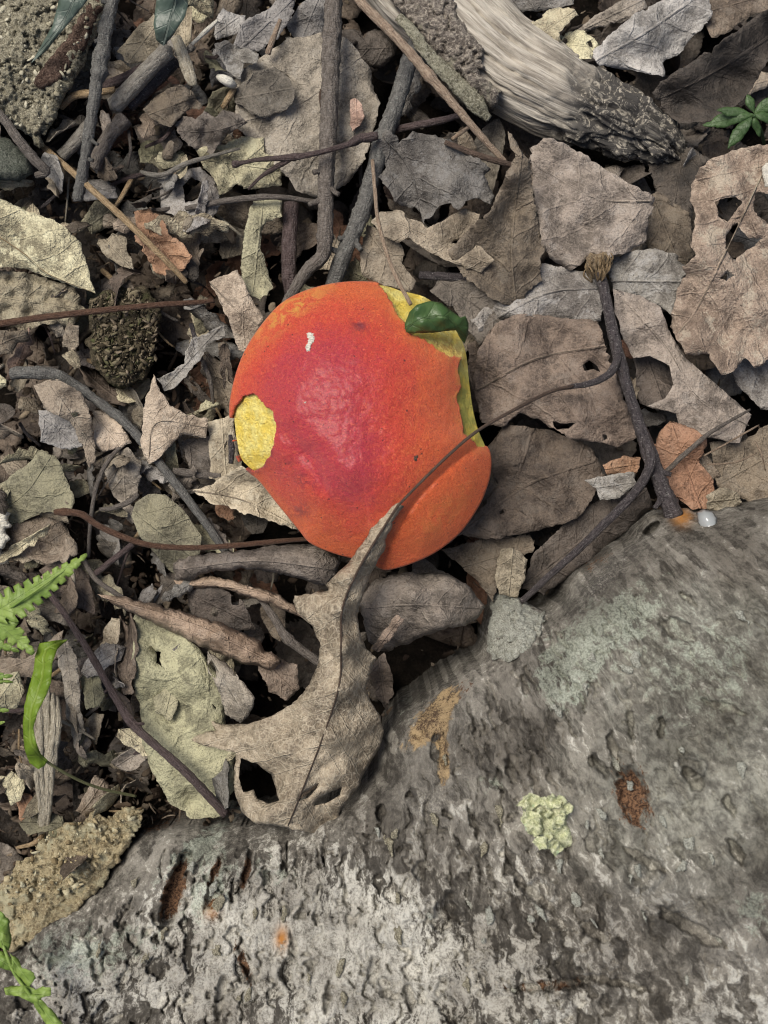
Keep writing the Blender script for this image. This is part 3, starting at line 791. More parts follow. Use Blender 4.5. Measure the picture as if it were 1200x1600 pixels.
    root = mesh_obj('fallen_log', V, F, log_mat(), uv, origin=W(700, 1500, -26), attrs={'zone': zone, 'zone2': zone2, 'plate': pl, 'flank': cat_(LOGH['flank']), 'plate_big': cat_(LOGH['r1']), 'smooth_zone': cat_(LOGH['right'] * sstep(1500, 1250, Y) * sstep(880, 960, Y + 0 * X))})
    tag(root, 'thick grey log with flaking lichen-spotted bark lying beside the mushroom', 'log')
    return root
def zlog(px, py):
    i = int(np.clip(np.searchsorted(LOGH['x'], px), 1, len(LOGH['x']) - 2)); j = int(np.clip(np.searchsorted(LOGH['y'], py), 1, len(LOGH['y']) - 2))
    return float(LOGH['z'][i - 1:i + 2, j - 1:j + 2].max())
LOG = build_log()

def crust_piece(name, poly, zf, mat, parent, thick=2.0, step=4, rag=2.0, rough=0.8, seed=None, down=6.0, plates=0):
    """solid flake with a lumpy top and real edges: top sheet, flank, flat base"""
    sd_ = seed or nseed()
    out = densify(poly, 3.5, rag, sd_)
    V, F = fill_poly(out, [], step, sd_)
    de = near_dist(V, out)
    zt = np.array([zf(*p) for p in V]) + thick * np.sqrt(np.clip(1 - (1 - np.clip(de / (thick * 5), 0, 1)) ** 2, 0, 1))
    zt = zt + rough * fbm(V[:, 0] / 13, V[:, 1] / 13, sd_ + 1, 3) + rough * 0.5 * fbm(V[:, 0] / 4.5, V[:, 1] / 4.5, sd_ + 2, 2)
    if plates:                                                # cracked crust: lifted plates and gaps between them
        q1, q2, qr, _, _ = voro(V[:, 0] / plates + 0.3 * pn(V[:, 0] / 9, V[:, 1] / 9, sd_ + 3), V[:, 1] / plates + 0.3 * pn(V[:, 0] / 9, V[:, 1] / 9, sd_ + 4), sd_ + 5)
        zt = zt + 1.8 * (qr - 0.5) - 1.8 * sstep(0.16, 0.0, q2 - q1) * sstep(-0.2, 0.2, pn(V[:, 0] / 40, V[:, 1] / 40, sd_ + 6))
    T = W(V[:, 0], V[:, 1], zt); B = W(V[:, 0], V[:, 1], zt * 0 + np.array([zf(*p) for p in V]) - down)
    n = len(V)
    side = []
    for a, b in edge_loop(F):
        side += [(b, a, a + n), (b, a + n, b + n)]
    FF = np.vstack([F, F[:, ::-1] + n, np.array(side)])
    return mesh_obj(name, np.vstack([T, B]), FF, mat, np.vstack([V, V]) / 30, parent)

BARK_PALE = crust_mat('pale_bark', (0.20, 0.18, 0.13), (0.38, 0.35, 0.255), (0.58, 0.545, 0.415), 4.5, 1.2)
BARK_LIP = crust_mat('lichen_bark', (0.28, 0.28, 0.24), (0.42, 0.43, 0.375), (0.56, 0.57, 0.50), 4.0)
LICHEN = crust_mat('yellow_green_lichen', (0.46, 0.50, 0.30), (0.66, 0.68, 0.44), (0.80, 0.80, 0.58), 3.0, 0.8, (0.46, 0.60, 0.42))
ROT_TAN = crust_mat('rotten_tan_wood', (0.36, 0.29, 0.175), (0.50, 0.42, 0.26), (0.62, 0.55, 0.36), 3.2, 1.4, (0.50, 0.47, 0.32))
BARK_BROWN = crust_mat('inner_bark', (0.055, 0.034, 0.026), (0.125, 0.082, 0.064), (0.21, 0.15, 0.115), 4.0)

def crumb_cover(parent, poly, zf, n, cols, size=(3, 9), lift=1.0, seed=5, asp=(0.3, 0.9)):
    """loose flakes lying on a clod or a rotten surface, one joined part"""
    rng = np.random.RandomState(seed)
    q = np.asarray(poly, float)
    P = rng.uniform(q.min(0), q.max(0), (n * 2, 2)); P = P[inside(P, q)][:n]; n = len(P)
    z = np.array([zf(*p) for p in P]) + rng.uniform(0.2, 1, n) * lift
    s = size[0] + (size[1] - size[0]) * rng.rand(n) ** 3; w = s * rng.uniform(asp[0], asp[1], n)
    C = W(P[:, 0], P[:, 1], z)
    th = np.arange(7) / 7 * 2 * math.pi
    x = np.cos(th)[None] * s[:, None] * rng.uniform(0.6, 1.1, (n, 7)); y = np.sin(th)[None] * w[:, None] * rng.uniform(0.6, 1.1, (n, 7))
    a = rng.uniform(0, 6.28, n)[:, None]
    X = (x * np.cos(a) - y * np.sin(a)) * K; Y = (x * np.sin(a) + y * np.cos(a)) * K
    Z = X * rng.normal(0, 0.5, (n, 1)) + Y * rng.normal(0, 0.5, (n, 1)) + rng.normal(0, 0.1, (n, 7)) * s[:, None] * K
    T = np.stack([X, Y, Z], -1) + C[:, None]
    V = np.concatenate([T, C[:, None] + np.array([0, 0, 0.3e-3])], 1).reshape(-1, 3)
    F = (np.arange(n)[:, None, None] * 8 + np.array([(k, (k + 1) % 7, 7) for k in range(7)])[None]).reshape(-1, 3)
    o = mesh_obj('loose_flakes', V, F, crumb_mat('loose_flakes', cols), parent=parent, smooth=False, solid=0.0003)
    o['kind'] = 'stuff'
    return o
# pieces that stand off the log
lip = crust_piece('bark_lip', [(764, 962), (770, 930), (783, 919), (800, 930), (815, 936), (832, 948), (842, 960), (856, 956), (850, 976), (838, 1000), (822, 1020), (796, 1034), (774, 1030), (763, 1010)],
                  lambda x, y: zlog(x, y) - 0.6, BARK_LIP, LOG, 0.9, 2.2, 5.0, 1.3, down=5, plates=12)
tag(lip, 'pale peeling bark lip at the edge of the log')
tuft = crust_piece('lichen_tuft', [(816, 1244), (832, 1242), (845, 1252), (858, 1243), (872, 1246), (884, 1255), (893, 1258), (890, 1274), (886, 1288), (896, 1306), (893, 1322), (876, 1330), (862, 1328),
                   (848, 1310), (838, 1298), (822, 1300), (815, 1280)], lambda x, y: zlog(x, y) - 1.0, LICHEN, LOG, 3.0, 3.2, 2.5, 2.2)
rl = random.Random(31)
for k in range(26):
    x, y = rl.uniform(818, 890), rl.uniform(1246, 1326)
    if not inside(np.array([[x, y]]), [(812, 1240), (895, 1246), (890, 1285), (900, 1330), (850, 1330), (836, 1300), (814, 1300)])[0]:
        continue
    s_ = rl.uniform(8, 15); n_ = 9; a0 = rl.uniform(0, 6.28)
    pts = [(x + math.cos(a0 + 6.283 * q / n_) * s_ * rl.uniform(0.55, 1.1), y + math.sin(a0 + 6.283 * q / n_) * s_ * rl.uniform(0.55, 1.1)) for q in range(n_)]
    blade('lichen_lobe', pts, zlog(x, y) + rl.uniform(2.0, 4.5), LICHEN, parent=tuft, step=3.2, rag=2.2, amp=1.6, wl=11, curl=1.6, curlw=4, thick=0.4, crinkle=0.6)
tag(tuft, 'pale yellow-green crinkled lichen growing on the log')
rngf = random.Random(5)
flakes = 0
while flakes < 60:                                           # loose bark flakes with lifted edges
    x = rngf.uniform(60, 1190); y = rngf.uniform(960, 1600)
    if not inside(np.array([[x, y]]), LOG_EDGE)[0] or seg_dist(np.array([[x, y]]), LOG_EDGE, True)[0][0] < 40:
        continue
    flakes += 1
    an = math.atan2(y - 420, x - 560) + rngf.uniform(-0.3, 0.3); l = rngf.uniform(6, 17); w_ = l * rngf.uniform(0.3, 0.6)
    pts = [(x + math.cos(an) * l * u - math.sin(an) * w_ * v, y + math.sin(an) * l * u + math.cos(an) * w_ * v)
           for u, v in [(q[0] * rngf.uniform(.6, 1.2), q[1] * rngf.uniform(.5, 1.2)) for q in ((-1, -.3), (-.6, -.9), (0, -1), (.6, -.7), (1, 0), (.5, .8), (-.2, 1), (-.8, .6))]]
    z0 = zlog(x, y)
    m = [BARK_LIP, BARK_PALE, BARK_PALE][rngf.randrange(3)] if x < 800 else BARK_LIP
    dx, dy = math.cos(an) * l, math.sin(an) * l
    blade('bark_flake', pts, [(x - dx, y - dy, z0 + 0.2), (x, y, z0 + 0.6), (x + dx, y + dy, z0 + rngf.uniform(0.6, 2.0))], m, parent=LOG, step=4, rag=3.4, amp=0.5, wl=12, curl=0, thick=0.7)
res = blade('resin_drop', [(1090, 802), (1100, 798), (1112, 801), (1119, 811), (1117, 822), (1110, 829), (1099, 826), (1092, 815)], [(1104, 814, zlog(1104, 814) + 1.6), (1084, 800, zlog(1090, 812) + 0.5), (1122, 826, zlog(1118, 822) + 0.5), (1112, 834, zlog(1110, 828)), (1120, 802, zlog(1116, 812))],
            Mat('resin', 0.12, 0.6).finish((0.27, 0.285, 0.29)), parent=LOG, step=3, rag=0.8, amp=0.3, wl=12, curl=-2.5, curlw=5, thick=1.0)
tag(res, 'glassy pale drop of resin on the log')

# ------------------------------------------------------------------ the mushroom
CAP = [(592, 445), (611, 449), (628, 455), (648, 459), (667, 466), (690, 484), (707, 506), (722, 533), (729, 557), (733, 596), (739, 639), (747, 671), (756, 692), (763, 712), (763, 735), (758, 757), (745, 788), (718, 827), (682, 857), (643, 876),
       (608, 886), (594, 884), (584, 876), (566, 872), (549, 868), (518, 859), (487, 845), (472, 828), (459, 812), (436, 784), (408, 749), (389, 733), (373, 714), (365, 671), (363, 631), (373, 584), (389, 545), (412, 510), (440, 479), (471, 461), (510, 449), (550, 444)]
CC = np.array([555.0, 662.0])
_o = spline(np.vstack([CAP, CAP[:1]]), 3)[:-1]
_ang = np.arctan2(_o[:, 1] - CC[1], _o[:, 0] - CC[0]); _rad = np.hypot(_o[:, 0] - CC[0], _o[:, 1] - CC[1])
_s = np.argsort(_ang); _ang = _ang[_s]; _rad = _rad[_s]
def cap_R(th):
    return np.interp(th, _ang, _rad, period=2 * math.pi)
FLAP = spline([(775, 684), (735, 700), (690, 734), (648, 776), (618, 824), (598, 862), (588, 900)], 8)
FLAP_OUT = [tuple(p) for p in FLAP] + [(650, 960), (850, 900), (850, 680)]
PATCH_L = [(363, 655), (369, 635), (383, 619), (400, 617), (416, 633), (428, 643), (434, 667), (430, 690), (424, 710), (410, 729), (395, 735), (379, 726), (369, 702)]
EATEN = [(592, 430), (592, 446), (604, 463), (614, 481), (622, 496), (632, 506), (640, 522), (663, 533), (682, 547), (698, 557), (720, 559), (712, 580), (716, 592), (718, 608), (710, 620), (716, 639), (720, 659), (722, 678), (739, 690), (742, 698), (756, 699), (790, 699), (790, 430)]
def cap_z(X, Y):
    th = np.arctan2(Y - CC[1], X - CC[0]); t = np.hypot(X - CC[0], Y - CC[1]) / cap_R(th)
    z = 21 + 19.5 * (1 - np.clip(t, 0, 1) ** 2.5)
    P = np.stack([X.ravel(), Y.ravel()], -1)
    dd, _, sg = seg_dist(P, FLAP)
    sd = (dd * np.where(inside(P, FLAP_OUT), -1, 1)).reshape(X.shape)         # < 0: outer flap
    z = z - 1.6 * np.exp(-(sd / 9) ** 2) - 1.5 * sstep(4, -9, sd) + 1.4 * np.exp(-((sd + 46) / 36) ** 2)
    z = z + 1.7 * gauss(X, Y, 548, 738, 52, 40, 20) - 1.9 * gauss(X, Y, 478, 706, 60, 16, 45) + 0.9 * gauss(X, Y, 470, 590, 50, 50)
    z = z + 0.9 * gauss(X, Y, 490, 775, 30, 18, 30) - 0.8 * gauss(X, Y, 505, 755, 26, 8, 60) - 0.8 * gauss(X, Y, 560, 512, 12, 10) - 0.6 * gauss(X, Y, 645, 600, 40, 60)
    z = z + 0.9 * fbm(X / 70, Y / 70, 211, 3) + 0.13 * fbm(X / 9, Y / 9, 213, 3)
    return z, t, sd

def build_mushroom():
    root = empty('mushroom', CC[0], CC[1], -25)
    tag(root, 'round scarlet and orange mushroom cap with yellow bitten patches among dead leaves', 'mushroom')
    nth, nt = 520, 170
    th = np.arange(nth) / nth * 2 * math.pi
    t = np.linspace(0, 1, nt) ** 0.8
    TH, T = np.meshgrid(th, t, indexing='ij')
    R = cap_R(TH)
    X = CC[0] + np.cos(TH) * R * T; Y = CC[1] + np.sin(TH) * R * T
    z, _, sd = cap_z(X, Y)
    P = np.stack([X.ravel(), Y.ravel()], -1)
    jx = P + np.stack([2.4 * fbm(P[:, 0] / 8, P[:, 1] / 8, 221, 2), 2.4 * fbm(P[:, 0] / 8, P[:, 1] / 8, 222, 2)], -1)
    def sdist(poly):
        return (np.where(inside(jx, poly), 1, -1) * seg_dist(jx, poly, True)[0]).reshape(X.shape)
    dl = sdist(PATCH_L); dr = sdist(EATEN)
    hole = (dl > 0) | (dr > 0)
    # --- skin (top shell with the bites cut out, rolled rim)
    i = np.arange(nth); i2 = (i + 1) % nth
    a = (i[:, None] * nt + np.arange(nt - 1)[None, :]); b = (i2[:, None] * nt + np.arange(nt - 1)[None, :])
    F = np.stack([a, a + 1, b + 1, b], -1).reshape(-1, 4)
    hv = hole.ravel()
    Fs = F[~(hv[F].sum(1) >= 2)]
    crim = 0.95 * np.exp(-((np.hypot((X - 495), (Y - 655) * 0.9)) / 140) ** 2.2) + 0.45 * gauss(X, Y, 545, 745, 70, 60) + 0.30 * gauss(X, Y, 520, 560, 130, 80)
    crim = crim - 0.35 * sstep(20, -20, sd) - 0.25 * sstep(0.86, 1.0, T) - 0.35 * gauss(X, Y, 490, 790, 40, 30, 40)
    yel = np.clip(0.9 * gauss(X, Y, 462, 480, 60, 14, -28) + 0.5 * gauss(X, Y, 430, 510, 60, 18, -40) + 0.6 * np.exp(-np.abs(dr) / 8) + 0.5 * gauss(X, Y, 690, 800, 60, 20, -45) * 0.6, 0, 1)
    brs = np.clip(0.9 * gauss(X, Y, 563, 511, 13, 9, 20) + 0.7 * gauss(X, Y, 478, 752, 14, 9, 30) + 0.6 * gauss(X, Y, 472, 795, 16, 12) + 0.5 * gauss(X, Y, 455, 727, 12, 9) + 0.7 * np.exp(-(dl / 4) ** 2) * (Y > 690), 0, 1)
    zone = np.stack([np.clip(crim, 0, 1), yel, brs, X * 0 + 1], -1).reshape(-1, 4)
    V = W(X, Y, z).reshape(-1, 3)
    base = W(CC[0], CC[1], 20)
    # roll the rim under
    rim = []
    rz = z[:, -1]
    for k, (dt, dz) in enumerate(((0.004, -1.2), (-0.006, -2.6), (-0.03, -3.6))):
        Rk = cap_R(th) * (1 + dt)
        rim.append(W(CC[0] + np.cos(th) * Rk, CC[1] + np.sin(th) * Rk, rz + dz))
    nb = len(V)
    V2 = np.vstack([V] + rim)
    ring_ok = ~hole[:, -1]
    RF = []
    prev = i * nt + nt - 1
    for k in range(3):
        cur = nb + k * nth + i
        f = np.stack([prev, cur, cur[i2], prev[i2]], -1)
        RF.append(f[ring_ok & ring_ok[i2]]); prev = cur
    zone2 = np.vstack([zone] + [zone.reshape(nth, nt, 4)[:, -1]] * 3)
    skin = mesh_obj('cap_skin', V2, np.vstack([Fs] + RF), cap_mat(), parent=root, attrs={'zone': zone2}, solid=0.0007)
    skin.modifiers[0].offset = -1
    tag(skin, 'scarlet to orange finely velvety skin of the cap')
    # --- yellow flesh just under the skin
    zf = z - 0.75 - 0.7 * sstep(0, 10, dl) - 1.6 * sstep(0, 16, dr) + 0.55 * fbm(X / 14, Y / 14, 231, 3) * (hole | (dl > -3) | (dr > -3)) - 0.6 * sstep(-2, 2, np.maximum(dl, dr)) * 0.3
    zf = zf - 3.5 * sstep(22, 46, dr)
    Tf = np.minimum(T, 1.0)
    Rf = R * np.where(dr > -4, 1.0, 0.985)
    Vf = W(CC[0] + np.cos(TH) * Rf * Tf, CC[1] + np.sin(TH) * Rf * Tf, zf).reshape(-1, 3)
    low = W(CC[0] + np.cos(th) * cap_R(th) * 0.97, CC[1] + np.sin(th) * cap_R(th) * 0.97, zf[:, -1] - 4.5)
    nb = len(Vf)
    last = i * nt + nt - 1; cur = nb + i
    FF = np.vstack([F, np.stack([last, cur, cur[i2], last[i2]], -1)])
    zo = np.stack([0.9 * sstep(560, 600, Y) * (dr > 0), 0.8 * gauss(X, Y, 700, 545, 30, 14, 35), X * 0, X * 0 + 1], -1).reshape(-1, 4)
    zo = np.vstack([zo, zo.reshape(nth, nt, 4)[:, -1]])
    fm = flesh_mat()
    fl = mesh_obj('flesh', np.vstack([Vf, low]), FF, fm, parent=root, attrs={'zone': zo})
    tag(fl, 'yellow flesh showing where the cap was eaten')
    # --- pore layer and stem below
    rr = np.linspace(0.12, 0.97, 24)
    A, B = np.meshgrid(th[::4], rr, indexing='ij')
    Vp = W(CC[0] + np.cos(A) * cap_R(A) * B, CC[1] + np.sin(A) * cap_R(A) * B, 18.0 - 3.5 * np.sin(B * math.pi) + 0.4 * fbm(A * 20, B * 20, 5, 2)).reshape(-1, 3)
    n2 = len(th[::4]); m2 = len(rr)
    ii = np.arange(n2)[:, None]; jj = np.arange(m2 - 1)[None, :]; iin = (ii + 1) % n2
    Fp = np.stack([ii * m2 + jj, iin * m2 + jj, iin * m2 + jj + 1, ii * m2 + jj + 1], -1).reshape(-1, 4)
    mesh_obj('pore_layer', Vp, Fp, fm, parent=root, attrs={'zone': np.zeros((len(Vp), 4))}, solid=0.001)
    hs = np.linspace(-41, 20, 24)
    thS = np.arange(40) / 40 * 2 * math.pi
    HH, A = np.meshgrid(hs, thS, indexing='ij')
    rs = 0.0072 + 0.0035 * np.exp(-((HH + 20) / 14) ** 2) + 0.003 * np.exp(-((HH - 20) / 5) ** 2) + 0.0006 * fbm(A * 3, HH / 9, 7, 3)
    c = W(CC[0], CC[1], 0)
    Vs = np.stack([c[0] + np.cos(A) * rs, c[1] + np.sin(A) * rs, HH * 0.001], -1).reshape(-1, 3)
    ii = np.arange(23)[:, None] * 40; jj = np.arange(40)[None, :]; j2 = (jj + 1) % 40
    mesh_obj('stem', Vs, np.stack([ii + jj, ii + j2, ii + 40 + j2, ii + 40 + jj], -1).reshape(-1, 4), fm, parent=root, attrs={'zone': np.zeros((len(Vs), 4))})
    return root
MUSH = build_mushroom()
def zcap(px, py):
    return float(cap_z(np.array([[float(px)]]), np.array([[float(py)]]))[0][0, 0])

# ------------------------------------------------------------------ the bleached branch across the top
def build_branch():
    root = empty('fallen_branch', 840, 110, -20)
    tag(root, 'bleached weathered branch with peeling bark and a rotten broken end', 'branch')
    path = spline([(300, -560, 2, 100), (440, -310, 4, 96), (560, -130, 6, 90), (640, -40, 6, 86), (700, 20, 7, 82), (780, 90, 8, 76), (860, 140, 8, 70), (940, 178, 6, 64), (1000, 205, 3, 56), (1040, 228, -2, 42), (1062, 246, -7, 20)], 2.6)
    n = len(path); ring = 170
    C = W(path[:, 0], path[:, 1], path[:, 2] - path[:, 3] * 0.14)
    Rr = path[:, 3] * K * 0.97
    T = np.gradient(C, axis=0); T /= np.linalg.norm(T, axis=1)[:, None]
    S = np.cross(T, [0, 0, 1.0]); S /= np.linalg.norm(S, axis=1)[:, None]; U = np.cross(S, T)
    arc = np.concatenate([[0], np.cumsum(np.linalg.norm(np.diff(path[:, :2], axis=0), axis=1))])
    arc = arc - arc[int(np.argmin(np.hypot(path[:, 0] - 560, path[:, 1] + 130)))]
    th = np.arange(ring) / ring * 2 * math.pi
    A, TH = np.meshgrid(arc, th, indexing='ij')
    PX = path[:, 0][:, None] + 0 * TH
    rot = sstep(330, 420, A - 60 + 40 * fbm(A / 60, TH * 2.5, 303, 2))          # soft rotten end
    gr = TH * 24 + 0.9 * fbm(A / 120, TH * 2, 304, 2)
    disp = -0.5 * sstep(0.15, 0.5, pn(A / 160, gr * 0.8, 301)) - 0.2 * sstep(0.1, 0.5, pn(A / 60, gr * 1.6, 302)) + 0.10 * fbm(A / 16, gr * 1.5, 305, 2)
    for tc, s0, s1, dp in ((1.15, 150, 420, 2.6), (1.75, 215, 400, 2.2), (2.05, 120, 330, 2.4), (1.45, 250, 390, 2.0), (0.8, 180, 400, 2.0)):       # drying cracks
        wv_ = TH - tc - 0.05 * np.sin(A / 37.0 + tc * 9) - 0.04 * pn(A / 25, TH * 0, 320)
        disp = disp - dp * np.exp(-(wv_ / 0.022) ** 2) * sstep(s0, s0 + 40, A) * sstep(s1, s1 - 50, A)
    disp = disp + 0.9 * fbm(A / 90, TH * 1.6, 306, 2)
    step_ = sstep(0.0, 0.12, np.sin(A / 120.0 + 1.2 * np.sin(TH * 3)))           # split slats
    disp = disp + 0.7 * step_ * sstep(0.2, 0.4, pn(A / 400, TH * 5, 307))
    disp = disp + rot * (4.0 * fbm(A / 55 + 0.6 * pn(A / 40, TH * 2, 311), TH * 2.4, 308, 3) - 2.6 * sstep(0.1, 0.35, pn(A / 46, TH * 3, 309)) - 1.5)
    rad = Rr[:, None] * (1 + 0 * TH) + disp * 0.001
    V = C[:, None, :] + rad[:, :, None] * (np.cos(TH)[:, :, None] * S[:, None, :] + 0.85 * np.sin(TH)[:, :, None] * U[:, None, :])
    i = np.arange(n - 1)[:, None] * ring; j = np.arange(ring)[None, :]; j2 = (j + 1) % ring
    F = np.stack([i + j, i + j2, i + ring + j2, i + ring + j], -1).reshape(-1, 4)
    V = V.reshape(-1, 3)
    V = np.vstack([V, C[-1], C[0]])
    nb = n * ring
    caps = [(nb, (n - 1) * ring + k, (n - 1) * ring + (k + 1) % ring) for k in range(ring)] + [(nb + 1, (k + 1) % ring, k) for k in range(ring)]
    uv = np.stack([A / 60, TH / (2 * math.pi) * 2], -1).reshape(-1, 2); uv = np.vstack([uv, [[0, 0], [0, 0]]])
    zn = np.stack([rot, rot * 0, rot * 0, rot * 0 + 1], -1).reshape(-1, 4); zn = np.vstack([zn, zn[-1:], zn[:1]])
    w = mesh_obj('wood', V, F.tolist() + caps, wood_mat(), uv, root, attrs={'zone': zn})
    # height of the branch top under a point, for the bark that still clings to it
    def zb(x, y):
        d2 = (path[:, 0] - x) ** 2 + (path[:, 1] - y) ** 2
        k = int(d2.argmin())
        r_ = path[k, 3]; q = min(math.sqrt(d2[k]) / r_, 0.999)
        return path[k, 2] - r_ * 0.14 + r_ * 0.2 * 0.85 * math.sqrt(1 - q * q)
    bm = crust_mat('branch_bark', (0.135, 0.115, 0.10), (0.25, 0.22, 0.19), (0.43, 0.385, 0.32), 2.4, 1.3, (0.28, 0.265, 0.20))
    b1 = crust_piece('bark', [(575, -80), (640, -70), (700, -30), (712, 16), (726, 38), (744, 62), (757, 78), (754, 100), (752, 118), (772, 132), (783, 142), (776, 165), (766, 182), (748, 168), (728, 148), (706, 122), (688, 98), (664, 66), (640, 40), (618, 10), (600, -20)],
                      zb, bm, root, 1.8, 3, 4.0, 0.8, down=3, plates=24)
    tag(b1, 'brown peeling bark on the left side of the branch')
    strip = tube('bark_strip', [(622, 26, 10, 7), (645, 50, 10, 9), (668, 84, 9, 10), (700, 116, 8, 12), (740, 158, 6, 14), (764, 186, 3, 7)], crust_mat('green_bark', (0.16, 0.15, 0.11), (0.30, 0.29, 0.215), (0.42, 0.40, 0.32), 3), parent=root, ring=14, lump=0.3, flat=0.5)
    return root
BRANCH = build_branch()
# ------------------------------------------------------------------ leaves traced one by one
def dead(label, mat, poly, z, group=None, cat='leaf', name='dead_leaf', **k):
    o = blade(name, poly, z, LM[mat] if isinstance(mat, str) else mat, **k)
    return tag(o, label, cat, group)

# the big leaf bowed over the mushroom's edge
hero_poly = [(622, 786), (606, 796), (589, 810), (573, 840), (545, 880), (508, 913), (515, 922), (488, 928), (462, 930), (457, 940), (470, 963), (488, 978), (501, 1005), (499, 1032), (484, 1069), (456, 1101), (424, 1119), (387, 1131), (345, 1133),
             (318, 1116), (296, 1103), (330, 1128), (338, 1142), (300, 1147), (281, 1144), (310, 1162), (340, 1170), (369, 1176), (366, 1210), (367, 1240), (378, 1268), (399, 1287), (429, 1289), (470, 1298), (511, 1305), (524, 1290), (533, 1262), (562, 1226), (571, 1203), (594, 1166), (599, 1142),
             (594, 1119), (578, 1094), (571, 1073), (579, 1046), (588, 1027), (572, 1014), (562, 990), (558, 960), (566, 931), (578, 899), (598, 862), (614, 815), (630, 790)]
hero_z = [(625, 790, 39), (600, 820, 38), (570, 870, 36), (512, 914, 27), (575, 895, 29), (540, 905, 37), (530, 950, 36), (460, 938, 29), (560, 960, 28), (535, 1010, 36), (503, 1015, 32), (572, 1030, 26), (545, 1070, 35), (575, 1085, 27), (500, 1090, 33),
          (430, 1130, 26), (350, 1135, 19), (283, 1145, 17), (298, 1104, 16), (450, 1170, 30), (520, 1150, 33), (590, 1120, 30), (597, 1145, 25), (372, 1180, 22), (368, 1240, 20), (382, 1268, 24), (430, 1280, 27), (500, 1300, 21), (480, 1240, 28), (540, 1220, 30), (575, 1195, 25), (415, 1215, 22)]
hero = dead('large curled grey-brown leaf draped from the mushroom to the log', 'hero', hero_poly, hero_z,
            holes=[[(376, 1185), (404, 1194), (424, 1210), (437, 1250), (420, 1256), (402, 1248), (396, 1234), (380, 1240), (373, 1215)],
                   [(463, 1254), (475, 1238), (498, 1223), (495, 1232), (480, 1247)], [(490, 1259), (500, 1245), (534, 1229), (531, 1243), (507, 1256)]],
            mid=[(622, 790), (596, 830), (560, 890), (535, 950), (533, 1010), (530, 1070), (505, 1150), (470, 1240), (450, 1290)],
            step=5, rag=1.3, amp=1.5, wl=44, curl=-2.2, curlw=10, vein=30, crinkle=0.3, rib=3.0, ribmat=TM['petiole'], thick=0.25, fold=-0.42,
            ribtail=[(898, 603, 19, 2), (860, 612, 24, 2), (800, 642, 33, 2), (745, 674, 38, 2), (700, 712, 41, 2), (655, 756, 41.5, 2), (622, 790, 40, 2)])

dead('narrow rolled brown leaf lying level below the mushroom', 'greybrown', [(270, 880), (290, 868), (360, 862), (440, 852), (495, 850), (515, 860), (533, 878), (520, 900), (506, 916), (470, 905), (430, 893), (380, 890), (330, 893), (300, 905), (275, 905)],
     [(270, 890, 6), (300, 885, 9), (400, 862, 8), (400, 878, 13), (400, 892, 7), (480, 855, 9), (490, 878, 15), (505, 912, 10), (530, 880, 12)], amp=0.8, curl=-4, curlw=9, mid=[(275, 890), (400, 876), (525, 890)])
dead('thin pinkish leaf strip under the rolled brown leaf', 'pink', [(272, 908), (330, 900), (385, 913), (430, 926), (462, 948), (476, 968), (440, 952), (400, 936), (340, 917), (285, 920)], [(280, 912, 4), (400, 925, 8), (470, 960, 6)], amp=0.8, curl=-3, curlw=6, mid=[(272, 912), (400, 924), (472, 962)])
dead('long tightly rolled reddish leaf above the pale olive leaf', 'pink', [(150, 928), (200, 934), (270, 952), (340, 972), (400, 998), (440, 1033), (424, 1046), (380, 1037), (310, 1008), (250, 978), (200, 956)],
     [(150, 930, 8), (250, 950, 9), (250, 963, 15), (250, 978, 9), (340, 975, 9), (340, 992, 15), (335, 1015, 9), (420, 1030, 11)], amp=0.6, curl=-4.5, curlw=8, mid=[(150, 930), (300, 975), (435, 1040)])
dead('broad pale olive leaf folded across its middle', 'olive', [(213, 958), (258, 976), (309, 1010), (345, 1060), (350, 1120), (366, 1178), (366, 1232), (346, 1276), (300, 1280), (268, 1257), (240, 1212), (222, 1163), (220, 1109), (203, 1058), (206, 1030)],
     [(213, 965, 3), (230, 1040, 5), (300, 1060, 7), (270, 1110, -1), (330, 1110, 3), (260, 1150, 2), (330, 1180, 3), (300, 1260, -4)], mid=[(330, 1010), (270, 1060), (205, 1050)],
     holes=[[(236, 1008), (242, 1018), (252, 1020), (250, 1032), (256, 1042), (246, 1036), (244, 1024)], [(330, 1098), (338, 1106), (336, 1110)]], vein=60, amp=1.5, curl=-1)
dead('curled brown leaf scrap with a dark hole beside the big draped leaf', 'greybrown', [(324, 1017), (350, 1033), (375, 1060), (399, 1090), (390, 1118), (374, 1132), (352, 1115), (340, 1075), (325, 1050)],
     [(324, 1020, 9), (345, 1050, 13), (398, 1090, 15), (372, 1130, 9), (345, 1090, 6)], holes=[[(325, 1040), (330, 1030), (338, 1050), (338, 1062), (330, 1058)]], curl=-2, step=5)
dead('broad brown leaf with rolled rim behind the neck of the draped leaf', 'greybrown', [(560, 935), (588, 905), (640, 893), (700, 898), (738, 920), (757, 950), (742, 972), (690, 984), (640, 1004), (602, 1016), (575, 1002)],
     [(570, 930, 10), (600, 915, 14), (660, 898, 9), (650, 930, 19), (720, 930, 15), (750, 955, 10), (690, 965, 18), (640, 990, 9), (600, 1005, 8)], amp=1.5, curl=-4, curlw=10, mid=[(570, 950), (650, 945), (755, 950)])
dead('small curved brown leaf stalk leaning beside the draped leaf', 'brown', [(620, 960), (632, 968), (618, 990), (590, 1020), (580, 1014), (600, 985)], [(625, 965, 20), (600, 995, 15), (585, 1016, 9)], amp=0.3, step=4)
dead('dark brown leaf standing in the hollow by the log', 'brown', [(575, 1040), (600, 1020), (612, 1050), (614, 1085), (604, 1110), (588, 1090)], [(600, 1025, 10), (600, 1090, 2)], amp=1)

